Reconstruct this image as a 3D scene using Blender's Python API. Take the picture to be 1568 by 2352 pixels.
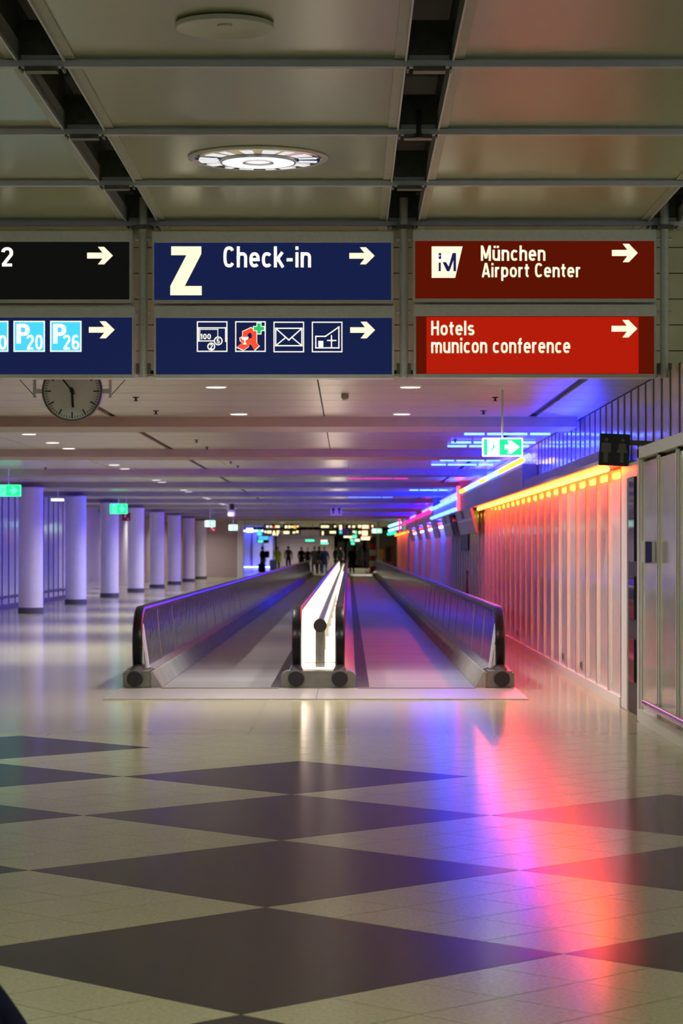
import bpy, bmesh, math, random
from mathutils import Vector, Matrix
random.seed(7)
R = math.radians
sc = bpy.context.scene
for o in list(bpy.data.objects):
    bpy.data.objects.remove(o)

# ------------------------------------------------------------------ camera
F = 5450.0            # focal length in pixels of the 1568x2352 frame
EYE = 1.57            # eye height in metres
cam_d = bpy.data.cameras.new('camera')
cam = bpy.data.objects.new('camera', cam_d)
sc.collection.objects.link(cam)
cam.location = (0, 0, EYE)
cam.rotation_euler = (R(90), 0, 0)
cam_d.sensor_fit = 'VERTICAL'
cam_d.sensor_height = 36.0
cam_d.lens = F / 2352 * 36.0
cam_d.shift_x = -16 / 2352
cam_d.shift_y = 86 / 2352
cam_d.clip_end = 600
cam_d.dof.use_dof = True
cam_d.dof.focus_distance = 14.5
cam_d.dof.aperture_fstop = 6.0
sc.camera = cam

# ------------------------------------------------------------------ world + exposure
w = bpy.data.worlds.new('world')
sc.world = w
w.use_nodes = True
w.node_tree.nodes['Background'].inputs[0].default_value = (0.93, 1.0, 0.66, 1)
w.node_tree.nodes['Background'].inputs[1].default_value = 0.27
vs = sc.view_settings
vs.view_transform = 'Standard'
vs.look = 'None'
vs.exposure = 0.0
vs.gamma = 1.0
vs.use_curve_mapping = False
sc.cycles.sample_clamp_indirect = 4.0
sc.cycles.max_bounces = 8
sc.cycles.caustics_reflective = True

# power / emission levels (tuned together)
L_DOWN = 72.0        # W per recessed downlight
L_HALL = 50.0       # W per big round lamp of the high ceiling
E_ORANGE = 68.0
E_BLUE = 255.0
E_CENTRE = 1.7

# ------------------------------------------------------------------ materials
M = {}
def mat(name, col, rough=0.5, metal=0.0, spec=0.5, noise=0.0, nscale=8.0, bump=0.0, bscale=20.0,
        emit=None, estr=0.0, stretch=None, bdist=0.01, coat=0.0):
    m = bpy.data.materials.new(name)
    m.use_nodes = True
    nt = m.node_tree
    b = nt.nodes['Principled BSDF']
    b.inputs['Base Color'].default_value = (*col, 1)
    b.inputs['Roughness'].default_value = rough
    b.inputs['Metallic'].default_value = metal
    b.inputs['Specular IOR Level'].default_value = spec
    if coat:
        b.inputs['Coat Weight'].default_value = coat
        b.inputs['Coat Roughness'].default_value = 0.06
    tc = None
    def coord():
        nonlocal tc
        if tc is None:
            t = nt.nodes.new('ShaderNodeNewGeometry')
            mp = nt.nodes.new('ShaderNodeMapping')
            mp.inputs['Scale'].default_value = stretch or (1, 1, 1)
            nt.links.new(t.outputs['Position'], mp.inputs['Vector'])
            tc = mp
        return tc.outputs['Vector']
    if noise:
        n = nt.nodes.new('ShaderNodeTexNoise')
        n.inputs['Scale'].default_value = nscale
        n.inputs['Detail'].default_value = 4
        nt.links.new(coord(), n.inputs['Vector'])
        r = nt.nodes.new('ShaderNodeValToRGB')
        r.color_ramp.elements[0].position = 0.3
        r.color_ramp.elements[1].position = 0.7
        r.color_ramp.elements[0].color = (*[c * (1 - noise) for c in col], 1)
        r.color_ramp.elements[1].color = (*[min(1, c * (1 + noise)) for c in col], 1)
        nt.links.new(n.outputs['Fac'], r.inputs['Fac'])
        nt.links.new(r.outputs['Color'], b.inputs['Base Color'])
    if bump:
        n = nt.nodes.new('ShaderNodeTexNoise')
        n.inputs['Scale'].default_value = bscale
        n.inputs['Detail'].default_value = 2
        nt.links.new(coord(), n.inputs['Vector'])
        bp = nt.nodes.new('ShaderNodeBump')
        bp.inputs['Strength'].default_value = bump
        bp.inputs['Distance'].default_value = bdist
        nt.links.new(n.outputs['Fac'], bp.inputs['Height'])
        nt.links.new(bp.outputs['Normal'], b.inputs['Normal'])
    if emit:
        b.inputs['Emission Color'].default_value = (*emit, 1)
        b.inputs['Emission Strength'].default_value = estr
    M[name] = m
    return m

mat('tile_light', (0.50, 0.48, 0.29), 0.15, spec=0.22, noise=0.16, nscale=55)
mat('tile_dark', (0.026, 0.029, 0.018), 0.17, spec=0.035, noise=0.25, nscale=60)
mat('joint', (0.035, 0.032, 0.024), 0.6, noise=0.1)
mat('panel_upper', (0.50, 0.50, 0.36), 0.27, spec=0.5, noise=0.04, nscale=90)
mat('panel_edge', (0.45, 0.45, 0.37), 0.4, noise=0.05)
mat('strip', (0.60, 0.60, 0.82), 0.4, metal=0.0, noise=0.05)
mat('slot_dark', (0.02, 0.02, 0.018), 0.7, noise=0.2)
mat('bracket', (0.15, 0.15, 0.14), 0.5, metal=0.4, noise=0.2, nscale=14)
mat('ceiling_white', (0.41, 0.41, 0.36), 0.32, spec=0.5, noise=0.05, nscale=3)
mat('beam', (0.34, 0.31, 0.27), 0.55, noise=0.06, nscale=5)
mat('bulkhead', (0.72, 0.69, 0.56), 0.45, noise=0.06, nscale=4)
mat('wall_panel', (0.72, 0.69, 0.66), 0.10, spec=0.6, noise=0.03, nscale=2, bump=0.22, bscale=1.0, stretch=(1, 1.4, 2.2), bdist=0.03)
mat('wall_back', (0.05, 0.048, 0.045), 0.7, noise=0.15)
mat('mullion', (0.085, 0.085, 0.08), 0.4, metal=0.3, noise=0.1)
mat('alu', (0.64, 0.65, 0.72), 0.4, metal=0.25, noise=0.06, nscale=20)
mat('sign_grey', (0.74, 0.76, 0.92), 0.45, metal=0.1, noise=0.05, nscale=30)
mat('steel', (0.80, 0.79, 0.80), 0.09, metal=1.0, noise=0.05, nscale=4, bump=0.35, bscale=2.6, stretch=(1, 1.0, 2), bdist=0.02)
mat('steel_satin', (0.22, 0.215, 0.215), 0.5, metal=0.7, noise=0.08, nscale=6)
mat('steel_rough', (0.25, 0.245, 0.22), 0.42, metal=1.0, noise=0.1, nscale=12)
mat('skirt', (0.23, 0.225, 0.21), 0.95, spec=0.0, noise=0.12, nscale=3)
mat('rubber', (0.006, 0.006, 0.006), 0.30, spec=0.15, noise=0.2, nscale=20)
mat('brush', (0.006, 0.006, 0.006), 0.8, bump=0.5, bscale=120)
mat('plate', (0.55, 0.53, 0.50), 0.3, metal=0.55, noise=0.06, nscale=30)
mat('white_paint', (0.74, 0.72, 0.70), 0.4, noise=0.03)
mat('dark_plinth', (0.09, 0.085, 0.08), 0.5, noise=0.1)
mat('fascia', (0.36, 0.34, 0.36), 0.4, noise=0.05)
mat('grey_board', (0.27, 0.27, 0.24), 0.35, noise=0.12, nscale=6)
mat('black', (0.008, 0.008, 0.009), 0.5, noise=0.2)
mat('glass_dark', (0.03, 0.03, 0.035), 0.05, spec=0.8, noise=0.1)
mat('clock_face', (0.72, 0.72, 0.76), 0.35, noise=0.06, nscale=10)
mat('red_paint', (0.42, 0.015, 0.012), 0.4, noise=0.06)
mat('yellow_box', (0.75, 0.36, 0.03), 0.45, noise=0.05)
mat('blue_box', (0.05, 0.05, 0.30), 0.4, noise=0.05)
mat('banner', (0.07, 0.05, 0.25), 0.5, noise=0.1)
mat('far_wall', (0.42, 0.37, 0.32), 0.4, noise=0.12, nscale=1.2)
mat('far_lilac', (0.50, 0.43, 0.48), 0.4, noise=0.08)
mat('far_dark', (0.05, 0.05, 0.05), 0.5, noise=0.2)
mat('far_panel', (0.55, 0.55, 0.66), 0.2, noise=0.05)
mat('brown_panel', (0.42, 0.33, 0.31), 0.25, noise=0.06)
mat('cone_dark', (0.03, 0.025, 0.06), 0.4, noise=0.1)
# light giving
def emis(name, col, s, base=None, noise=0.0):
    return mat(name, base or tuple(min(1, c * .6) for c in col), 0.6, spec=0.12, emit=col, estr=s)
emis('lit_cream', (1.0, 0.93, 0.68), 1.04)
emis('lit_white', (1.0, 0.97, 0.88), 1.08)
emis('face_black', (0.004, 0.004, 0.004), 1.0, (0.004, 0.004, 0.004))
emis('face_blue', (0.009, 0.017, 0.085), 0.75, (0.004, 0.006, 0.03))
emis('face_red_dark', (0.15, 0.008, 0.001), 0.65, (0.03, 0.002, 0.001))
emis('face_red', (0.52, 0.012, 0.003), 0.85, (0.05, 0.003, 0.001))
emis('cyan', (0.07, 0.68, 0.95), 1.0, (0.02, 0.2, 0.3))
emis('red_icon', (0.90, 0.075, 0.03), 1.0)
emis('green_icon', (0.02, 0.52, 0.14), 1.0)
emis('navy_ink', (0.012, 0.02, 0.16), 0.6, (0.01, 0.01, 0.06))
emis('exit_green', (0.01, 0.80, 0.20), 1.6, (0.0, 0.3, 0.12))
emis('exit_mint', (0.08, 0.90, 0.36), 1.7)
emis('exit_white', (0.75, 1.0, 0.92), 2.2)
emis('neon_orange', (1.0, 0.075, 0.006), E_ORANGE)
emis('wash_orange', (1.0, 0.085, 0.01), 16.0)
emis('wash_blue', (0.07, 0.10, 1.0), 45.0)
emis('neon_yellow', (1.0, 0.62, 0.02), 3.0)
emis('neon_blue', (0.0025, 0.003, 1.0), E_BLUE)
emis('neon_ledge', (0.02, 0.03, 1.0), 140.0)
emis('neon_cyan', (0.25, 0.62, 1.0), 3.2)
emis('neon_magenta', (1.0, 0.01, 0.15), 3.2)
emis('reflection_pink', (1.0, 0.04, 0.40), 0.9)
emis('neon_red', (1.0, 0.02, 0.03), 12.0)
emis('neon_green', (0.02, 0.8, 0.4), 2.0)
emis('tube_cyan', (0.02, 0.05, 1.0), 26.0)
emis('lamp_disc', (1.0, 0.90, 0.80), 2.5)
emis('lamp_ring', (1.0, 0.98, 0.90), 1.6)
emis('lamp_facet', (0.95, 0.96, 1.0), 0.75)
emis('centre_lit', (1.0, 0.90, 0.76), E_CENTRE)
emis('far_lit', (1.0, 0.88, 0.50), 1.5)
emis('far_blue', (0.20, 0.22, 1.0), 0.9)
emis('far_yellow', (1.0, 0.55, 0.02), 1.4)
emis('far_green', (0.10, 0.9, 0.55), 1.5)
emis('far_warm', (1.0, 0.70, 0.35), 2.5)
# clothing
mat('skin', (0.46, 0.27, 0.19), 0.5, noise=0.05)
mat('hair_dark', (0.02, 0.014, 0.010), 0.5, noise=0.2)
mat('hair_brown', (0.12, 0.05, 0.025), 0.5, noise=0.2)
mat('cloth_black', (0.010, 0.010, 0.012), 0.8, spec=0.08, noise=0.2)
mat('cloth_navy', (0.016, 0.018, 0.05), 0.8, spec=0.08, noise=0.2)
mat('cloth_jeans', (0.03, 0.045, 0.12), 0.8, spec=0.08, noise=0.2)
mat('cloth_green', (0.32, 0.50, 0.02), 0.7, spec=0.08, noise=0.1)
mat('cloth_grey', (0.09, 0.09, 0.09), 0.8, spec=0.08, noise=0.2)
mat('cloth_blue', (0.03, 0.025, 0.22), 0.8, spec=0.08, noise=0.2)
mat('cloth_darkgreen', (0.012, 0.02, 0.016), 0.8, spec=0.08, noise=0.2)
mat('case_blue', (0.02, 0.025, 0.09), 0.4, noise=0.1)

# moving belt: fine grooves along the travel direction
def belt_mat():
    m = mat('belt', (0.30, 0.29, 0.29), 0.45, metal=0.35)
    nt = m.node_tree
    b = nt.nodes['Principled BSDF']
    g = nt.nodes.new('ShaderNodeNewGeometry')
    wv = nt.nodes.new('ShaderNodeTexWave')
    wv.bands_direction = 'X'
    wv.inputs['Scale'].default_value = 16.0
    wv.inputs['Distortion'].default_value = 0.0
    br = nt.nodes.new('ShaderNodeTexBrick')
    br.inputs['Color1'].default_value = (0.33, 0.32, 0.31, 1)
    br.inputs['Color2'].default_value = (0.27, 0.265, 0.26, 1)
    br.inputs['Mortar'].default_value = (0.10, 0.10, 0.10, 1)
    br.inputs['Scale'].default_value = 1.0
    br.inputs['Mortar Size'].default_value = 0.012
    br.offset = 0.0
    br.inputs['Brick Width'].default_value = 400.0
    br.inputs['Row Height'].default_value = 0.4
    nt.links.new(g.outputs['Position'], wv.inputs['Vector'])
    nt.links.new(g.outputs['Position'], br.inputs['Vector'])
    bp = nt.nodes.new('ShaderNodeBump')
    bp.inputs['Strength'].default_value = 0.25
    bp.inputs['Distance'].default_value = 0.004
    nt.links.new(wv.outputs['Fac'], bp.inputs['Height'])
    nt.links.new(bp.outputs['Normal'], b.inputs['Normal'])
    nt.links.new(br.outputs['Color'], b.inputs['Base Color'])
belt_mat()

def joint_mat(name, col, jcol, wid, row, msize, rough, rot=0.0, noise=0.0, axis='XY'):
    """plain surface with a joint grid for the part too far off to pick the pieces apart"""
    m = mat(name, col, rough, spec=0.22)
    nt = m.node_tree
    b = nt.nodes['Principled BSDF']
    g = nt.nodes.new('ShaderNodeNewGeometry')
    mp = nt.nodes.new('ShaderNodeMapping')
    mp.inputs['Rotation'].default_value = (0, 0, rot)
    br = nt.nodes.new('ShaderNodeTexBrick')
    br.offset = 0.0
    br.inputs['Color1'].default_value = (*col, 1)
    br.inputs['Color2'].default_value = (*[c * 0.96 for c in col], 1)
    br.inputs['Mortar'].default_value = (*jcol, 1)
    br.inputs['Scale'].default_value = 1.0
    br.inputs['Mortar Size'].default_value = msize
    br.inputs['Brick Width'].default_value = wid
    br.inputs['Row Height'].default_value = row
    nt.links.new(g.outputs['Position'], mp.inputs['Vector'])
    nt.links.new(mp.outputs['Vector'], br.inputs['Vector'])
    nt.links.new(br.outputs['Color'], b.inputs['Base Color'])
joint_mat('floor_far', (0.45, 0.43, 0.27), (0.30, 0.28, 0.19), 0.848, 0.424, 0.006, 0.15, R(0))
joint_mat('ceiling_far', (0.62, 0.58, 0.55), (0.22, 0.20, 0.19), 2.4, 1.2, 0.012, 0.25)

# ------------------------------------------------------------------ mesh helpers
C = sc.collection
def root_loc(o):
    while o.parent is not None:
        o = o.parent
    return o.location.copy()

class MB:
    """collects shapes in world coordinates; build() links them as one mesh object"""
    def __init__(self):
        self.v, self.f, self.mi = [], [], []
        self.smooth = False
    def add(self, vs, fs, mi=0):
        n = len(self.v)
        self.v += [Vector(p) for p in vs]
        self.f += [tuple(i + n for i in f) for f in fs]
        self.mi += [mi] * len(fs)
        return self
    def box(self, x0, x1, y0, y1, z0, z1, mi=0):
        x0, x1 = sorted((x0, x1)); y0, y1 = sorted((y0, y1)); z0, z1 = sorted((z0, z1))
        return self.add([(x0, y0, z0), (x1, y0, z0), (x1, y1, z0), (x0, y1, z0), (x0, y0, z1), (x1, y0, z1), (x1, y1, z1), (x0, y1, z1)],
                        [(0, 3, 2, 1), (4, 5, 6, 7), (0, 1, 5, 4), (1, 2, 6, 5), (2, 3, 7, 6), (3, 0, 4, 7)], mi)
    def tube(self, pts, r, n=8, mi=0, cap=True):
        pts = [Vector(p) for p in pts]
        rs = r if isinstance(r, (list, tuple)) else [r] * len(pts)
        rings = []
        up = None
        for i, p in enumerate(pts):
            a = pts[max(i - 1, 0)]; b = pts[min(i + 1, len(pts) - 1)]
            t = (b - a).normalized()
            if up is None:
                up = Vector((0, 0, 1)) if abs(t.z) < 0.9 else Vector((1, 0, 0))
            s = t.cross(up).normalized()
            u = s.cross(t).normalized()
            up = u
            rings.append([p + s * math.cos(2 * math.pi * k / n) * rs[i] + u * math.sin(2 * math.pi * k / n) * rs[i] for k in range(n)])
        vs = [q for rg in rings for q in rg]
        fs = []
        for i in range(len(rings) - 1):
            for k in range(n):
                a, b = i * n + k, i * n + (k + 1) % n
                fs.append((a, b, b + n, a + n))
        if cap:
            fs.append(tuple(range(n)[::-1])); m_ = (len(rings) - 1) * n
            fs.append(tuple(m_ + k for k in range(n)))
        return self.add(vs, fs, mi)
    def lathe(self, c, prof, n=32, mi=0):
        """prof = [(radius, z offset)...] about a vertical axis through c"""
        c = Vector(c); vs = []; fs = []
        for r, z in prof:
            for k in range(n):
                a = 2 * math.pi * k / n
                vs.append(c + Vector((r * math.cos(a), r * math.sin(a), z)))
        for i in range(len(prof) - 1):
            for k in range(n):
                a, b = i * n + k, i * n + (k + 1) % n
                fs.append((a, b, b + n, a + n))
        if prof[0][0] > 1e-4: fs.append(tuple(range(n)[::-1]))
        if prof[-1][0] > 1e-4: fs.append(tuple((len(prof) - 1) * n + k for k in range(n)))
        return self.add(vs, fs, mi)
    def disc_y(self, c, r0, r1, t, n=48, mi=0):
        """ring or disc facing -Y, from y=c.y to c.y+t"""
        c = Vector(c); vs = []; fs = []
        for y in (0, t):
            for r in (r0, r1):
                for k in range(n):
                    a = 2 * math.pi * k / n
                    vs.append(c + Vector((r * math.cos(a), y, r * math.sin(a))))
        for k in range(n):
            j = (k + 1) % n
            fs += [(k, j, n + j, n + k), (2 * n + k, 3 * n + k, 3 * n + j, 2 * n + j), (n + k, n + j, 3 * n + j, 3 * n + k), (k, 2 * n + k, 2 * n + j, j)]
        return self.add(vs, fs, mi)
    def prism_y(self, poly, y0, y1, mi=0):
        """polygon [(x,z)...] extruded along Y"""
        n = len(poly)
        vs = [(x, y0, z) for x, z in poly] + [(x, y1, z) for x, z in poly]
        fs = [tuple(range(n)), tuple(range(2 * n - 1, n - 1, -1))] + [(i, i + n, (i + 1) % n + n, (i + 1) % n) for i in range(n)]
        return self.add(vs, fs, mi)
    def prism_x(self, poly, x0, x1, mi=0):
        n = len(poly)
        vs = [(x0, y, z) for y, z in poly] + [(x1, y, z) for y, z in poly]
        fs = [tuple(range(n)), tuple(range(2 * n - 1, n - 1, -1))] + [(i, i + n, (i + 1) % n + n, (i + 1) % n) for i in range(n)]
        return self.add(vs, fs, mi)
    def prism_z(self, poly, z0, z1, mi=0):
        n = len(poly)
        vs = [(x, y, z0) for x, y in poly] + [(x, y, z1) for x, y in poly]
        fs = [tuple(range(n)), tuple(range(2 * n - 1, n - 1, -1))] + [(i, i + n, (i + 1) % n + n, (i + 1) % n) for i in range(n)]
        return self.add(vs, fs, mi)
    def sphere(self, c, rx, ry, rz, n=12, m=8, mi=0, a0=-90):
        c = Vector(c); vs = []; fs = []
        for i in range(m + 1):
            t = R(a0 + (90 - a0) * i / m)
            for k in range(n):
                a = 2 * math.pi * k / n
                vs.append(c + Vector((rx * math.cos(t) * math.cos(a), ry * math.cos(t) * math.sin(a), rz * math.sin(t))))
        for i in range(m):
            for k in range(n):
                a, b = i * n + k, i * n + (k + 1) % n
                fs.append((a, b, b + n, a + n))
        if a0 > -90: fs.append(tuple(range(n)[::-1]))
        return self.add(vs, fs, mi)
    def mesh(self, name, mats, origin, bevel=0.0, smooth=False):
        me = bpy.data.meshes.new(name)
        me.from_pydata([p - origin for p in self.v], [], self.f)
        for m in (mats if isinstance(mats, (list, tuple)) else [mats]):
            me.materials.append(M[m] if isinstance(m, str) else m)
        for p, i in zip(me.polygons, self.mi):
            p.material_index = i
        bm = bmesh.new(); bm.from_mesh(me)
        bmesh.ops.remove_doubles(bm, verts=bm.verts, dist=1e-6)
        bmesh.ops.recalc_face_normals(bm, faces=bm.faces)
        if bevel:
            bmesh.ops.bevel(bm, geom=[e for e in bm.edges if len(e.link_faces) == 2 and e.calc_face_angle(0) > 0.6], offset=bevel, segments=2, affect='EDGES', clamp_overlap=True)
        bm.to_mesh(me); bm.free()
        if smooth:
            for p in me.polygons: p.use_smooth = True
            try: me.set_sharp_from_angle(angle=R(40))
            except Exception: pass
        return me
    def build(self, name, mats, parent=None, bevel=0.0, smooth=False, loc=None):
        origin = root_loc(parent) if parent is not None else Vector(loc or (0, 0, 0))
        o = bpy.data.objects.new(name, self.mesh(name, mats, origin, bevel, smooth))
        C.objects.link(o)
        if parent is not None: o.parent = parent
        else: o.location = origin
        return o

def tag(o, label=None, cat=None, group=None, kind=None):
    if label: o['label'] = label
    if cat: o['category'] = cat
    if group: o['group'] = group
    if kind: o['kind'] = kind
    return o
def thing(name, loc, label, cat, group=None):
    o = bpy.data.objects.new(name, None)
    o.empty_display_size = 0.1
    C.objects.link(o); o.location = loc
    return tag(o, label, cat, group)
def copy_tree(o, loc=None, label=None, parent=None):
    c = o.copy(); C.objects.link(c)
    if parent is not None: c.parent = parent
    if loc is not None: c.location = loc
    if label: c['label'] = label
    for ch in list(o.children):
        copy_tree(ch, None, None, c)
    return c
def piece(name, me, loc, parent):
    """one of many alike pieces: shares its mesh"""
    o = bpy.data.objects.new(name, me); C.objects.link(o)
    o.parent = parent; o.location = Vector(loc) - root_loc(parent)
    return o
def area_light(name, parent, loc, power, size, col, shape='DISK', rot=(0, 0, 0), sy=None, spread=150):
    l = bpy.data.lights.new(name, 'AREA'); l.energy = power; l.shape = shape; l.size = size; l.color = col
    if sy: l.size_y = sy
    l.spread = R(spread)
    o = bpy.data.objects.new(name, l); C.objects.link(o)
    if parent is not None:
        o.parent = parent; o.location = Vector(loc) - root_loc(parent)
    else: o.location = loc
    o.rotation_euler = rot
    return o
def W(px, py, d):
    """pixel of the 1568x2352 frame at distance d -> world point (used to survey the place)"""
    return Vector(((px - 800) * d / F, d, EYE + (1262 - py) * d / F))

# ---- stroked condensed sans lettering (cap height 1, x-height .72, constant stroke)
def se(cx, cy, rx, ry, a0, a1, n=2.5, k=18):
    out = []
    for i in range(k + 1):
        a = R(a0 + (a1 - a0) * i / k); c_, s_ = math.cos(a), math.sin(a)
        out.append((cx + rx * math.copysign(abs(c_) ** (2 / n), c_), cy + ry * math.copysign(abs(s_) ** (2 / n), s_)))
    return out
LW = 0.15
def V_(x, a, b): return [(x, a), (x, b)]
O_ = se(.26, .36, .185, .285, 0, 360, 2.5, 32)
ARCH = [(.075, .40)] + se(.26, .455, .185, .19, 180, 0) + [(.445, 0)]
GL = {
 'o': (.52, [O_]), 'c': (.49, [se(.26, .36, .185, .285, 42, 318)]), 'e': (.52, [[(.075, .37), (.445, .37)] + se(.26, .36, .185, .285, 2, 315)]),
 'n': (.52, [V_(.075, 0, .72), ARCH]), 'h': (.52, [V_(.075, 0, 1), ARCH]),
 'm': (.80, [V_(.075, 0, .72), [(.075, .40)] + se(.2375, .455, .1625, .19, 180, 0) + [(.40, 0)], [(.40, .40)] + se(.5625, .455, .1625, .19, 180, 0) + [(.725, 0)]]),
 'u': (.52, [V_(.445, 0, .72), [(.075, .72)] + se(.26, .265, .185, .19, 180, 360) + [(.445, .32)]]),
 'r': (.35, [V_(.075, 0, .72), [(.075, .40)] + se(.26, .455, .185, .19, 180, 78)]),
 'i': (.15, [V_(.075, 0, .72), V_(.075, .84, 1.0)]), 'l': (.15, [V_(.075, 0, 1)]),
 't': (.34, [[(.15, .92), (.15, .22)] + se(.30, .22, .15, .145, 180, 265, 2.5, 8), [(0, .645), (.33, .645)]]),
 'f': (.34, [[(.15, 0), (.15, .78)] + se(.30, .78, .15, .145, 180, 95, 2.5, 8), [(0, .645), (.33, .645)]]),
 'k': (.50, [V_(.075, 0, 1), [(.10, .30), (.43, .72)], [(.20, .42), (.46, 0)]]),
 's': (.47, [se(.235, .5025, .16, .1425, 28, 270, 2.3) + se(.235, .2175, .165, .1425, 90, -152, 2.3)]),
 'p': (.52, [V_(.075, -.25, .72), O_]), 'C': (.56, [se(.285, .5, .21, .425, 38, 322, 2.7)]),
 'M': (.69, [V_(.075, 0, 1), V_(.615, 0, 1), [(.10, .93), (.345, .16)], [(.345, .16), (.59, .93)]]),
 'A': (.58, [[(.05, 0), (.275, .99)], [(.305, .99), (.53, 0)], [(.14, .26), (.44, .26)]]),
 'H': (.56, [V_(.075, 0, 1), V_(.485, 0, 1), [(.075, .52), (.485, .52)]]),
 'P': (.52, [V_(.09, 0, 1), [(.09, .915), (.27, .915)] + se(.27, .70, .18, .215, 90, -90) + [(.09, .485)]]),
 'F': (.46, [V_(.075, 0, 1), [(.075, .925), (.44, .925)], [(.075, .5), (.38, .5)]]),
 '2': (.50, [se(.25, .71, .18, .215, 172, -28, 2.3) + [(.095, .11)], [(.03, .075), (.46, .075)]]),
 '0': (.52, [se(.26, .5, .185, .425, 0, 360, 2.6, 32)]),
 '6': (.52, [se(.26, .30, .185, .225, 0, 360, 2.4, 28), [(.075, .30)] + se(.26, .5, .185, .425, 180, 48, 2.6)]),
 '1': (.32, [V_(.22, 0, 1), [(.22, .92), (.05, .78)]]),
 '5': (.50, [[(.43, .925), (.12, .925), (.10, .50)] + se(.25, .30, .185, .225, 140, -150, 2.4)]),
 '-': (.36, [[(.03, .36), (.33, .36)]]), ' ': (.20, []),
}
GL['\u00fc'] = (.52, GL['u'][1] + [V_(.15, .84, .98), V_(.37, .84, .98)])
def ribbon(pts, w):
    """outline quads of a stroke; returns verts, quads"""
    closed = (Vector(pts[0]) - Vector(pts[-1])).length < 1e-4
    P = [Vector(p) for p in pts]
    Q = [P[0]]
    for p in P[1:]:
        if (p - Q[-1]).length > 1e-4: Q.append(p)
    P = Q
    vs = []; n = len(P)
    for i in range(n):
        a = P[i - 1] if i else (P[-2] if closed else None)
        b = P[i + 1] if i < n - 1 else (P[1] if closed else None)
        t0 = (P[i] - a).normalized() if a is not None else None
        t1 = (b - P[i]).normalized() if b is not None else None
        if t0 is None: t0 = t1
        if t1 is None: t1 = t0
        n0 = Vector((-t0.y, t0.x)); n1 = Vector((-t1.y, t1.x))
        m_ = n0 + n1
        m_ = n0 if m_.length < 1e-4 else m_.normalized()
        k = w / 2 / max(0.45, m_.dot(n0))
        vs += [P[i] + m_ * k, P[i] - m_ * k]
    return vs, [(2 * i, 2 * i + 1, 2 * i + 3, 2 * i + 2) for i in range(n - 1)]
def text_part(name, body, box, d, S, mname, parent, weight=0.0, thick=0.004):
    """lettering fitted to the survey rectangle box=(x0,y0,x1,y1) on a face at distance d"""
    vs, fs = [], []; x = 0.0
    for ch in body:
        adv, strokes = GL[ch]
        for st in strokes:
            v, f = ribbon(st, LW + weight); b0 = len(vs)
            vs += [(p.x + x, p.y) for p in v]; fs += [tuple(i + b0 for i in q) for q in f]
        x += adv + 0.115
    xs = [p[0] for p in vs]; ys = [p[1] for p in vs]
    x0, x1, y0, y1 = min(xs), max(xs), min(ys), max(ys)
    a = W(box[0], box[3], d); b = W(box[2], box[1], d)
    V2 = [(a.x + (b.x - a.x) * (p[0] - x0) / (x1 - x0), a.z + (b.z - a.z) * (p[1] - y0) / (y1 - y0)) for p in vs]
    m = MB(); n = len(V2)
    side = []
    for f in fs:
        for p, q in ((f[0], f[1]), (f[1], f[2]), (f[2], f[3]), (f[3], f[0])): side.append((p, q, q + n, p + n))
    m.add([(p[0], d - thick, p[1]) for p in V2] + [(p[0], d - 0.0002, p[1]) for p in V2], [tuple(f) for f in fs] + side)
    return m.build(name, mname, parent)

# ================================================================== THE SETTING
XW_NEAR, XW, XCL = 2.67, 2.73, 2.93      # right wall: near section, corridor section, clerestory
ZC = 3.22                                # corridor ceiling
ZU = 4.60                                # high ceiling
D0, D1 = 22.65, 134.0                    # corridor begin and end
YF = 20.04                               # end of the floor built tile by tile

# ---- floor
fl = MB().box(-16, XW_NEAR + 0.5, -7, YF, -0.12, -0.005, 0).box(-16, 14, YF, 250, -0.12, 0.0, 1)
floor = tag(fl.build('floor', ['joint', 'floor_far']), kind='structure')
def clip(poly, ax, lim, keep_less):
    out = []
    for i in range(len(poly)):
        a, b = poly[i], poly[(i + 1) % len(poly)]
        ia = (a[ax] <= lim) if keep_less else (a[ax] >= lim)
        ib = (b[ax] <= lim) if keep_less else (b[ax] >= lim)
        if ia: out.append(a)
        if ia != ib:
            t = (lim - a[ax]) / (b[ax] - a[ax])
            out.append((a[0] + t * (b[0] - a[0]), a[1] + t * (b[1] - a[1])))
    return out
VX, VY, DG = -0.363, 8.01, 2.40          # a corner where dark squares meet; diagonal of a square
SIDE = DG / math.sqrt(2)
def uv(i, j):                            # lattice corner (i,j) in sides -> x,y
    return (VX + (i - j) * DG / 2, VY + (i + j) * DG / 2)
def is_dark(cx, cy):
    k = round((cx - VX) / DG)
    if abs((cx - VX) / DG - k) > 0.1: return False
    if abs(((cy - VY) / DG - 0.5) - round((cy - VY) / DG - 0.5)) > 0.1: return False
    lim = {0: 16.6, 1: 14.2}.get(k, 19.0)
    return cy <= lim and k <= 1
def square(cx, cy, half):
    return [(cx, cy - half), (cx + half, cy), (cx, cy + half), (cx - half, cy)]
X_L, X_R, Y_B = -9.0, XW_NEAR, -6.0
g = 0.0036
dark_me = MB().prism_z(square(0, 0, DG / 2 - g), -0.02, 0.0).mesh('floor_tile', 'tile_dark', Vector())
light_me = MB().prism_z(square(0, 0, DG / 8 - g), -0.02, 0.0).mesh('floor_tile', 'tile_light', Vector())
far_tiles = MB()
n_light = 0
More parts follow.
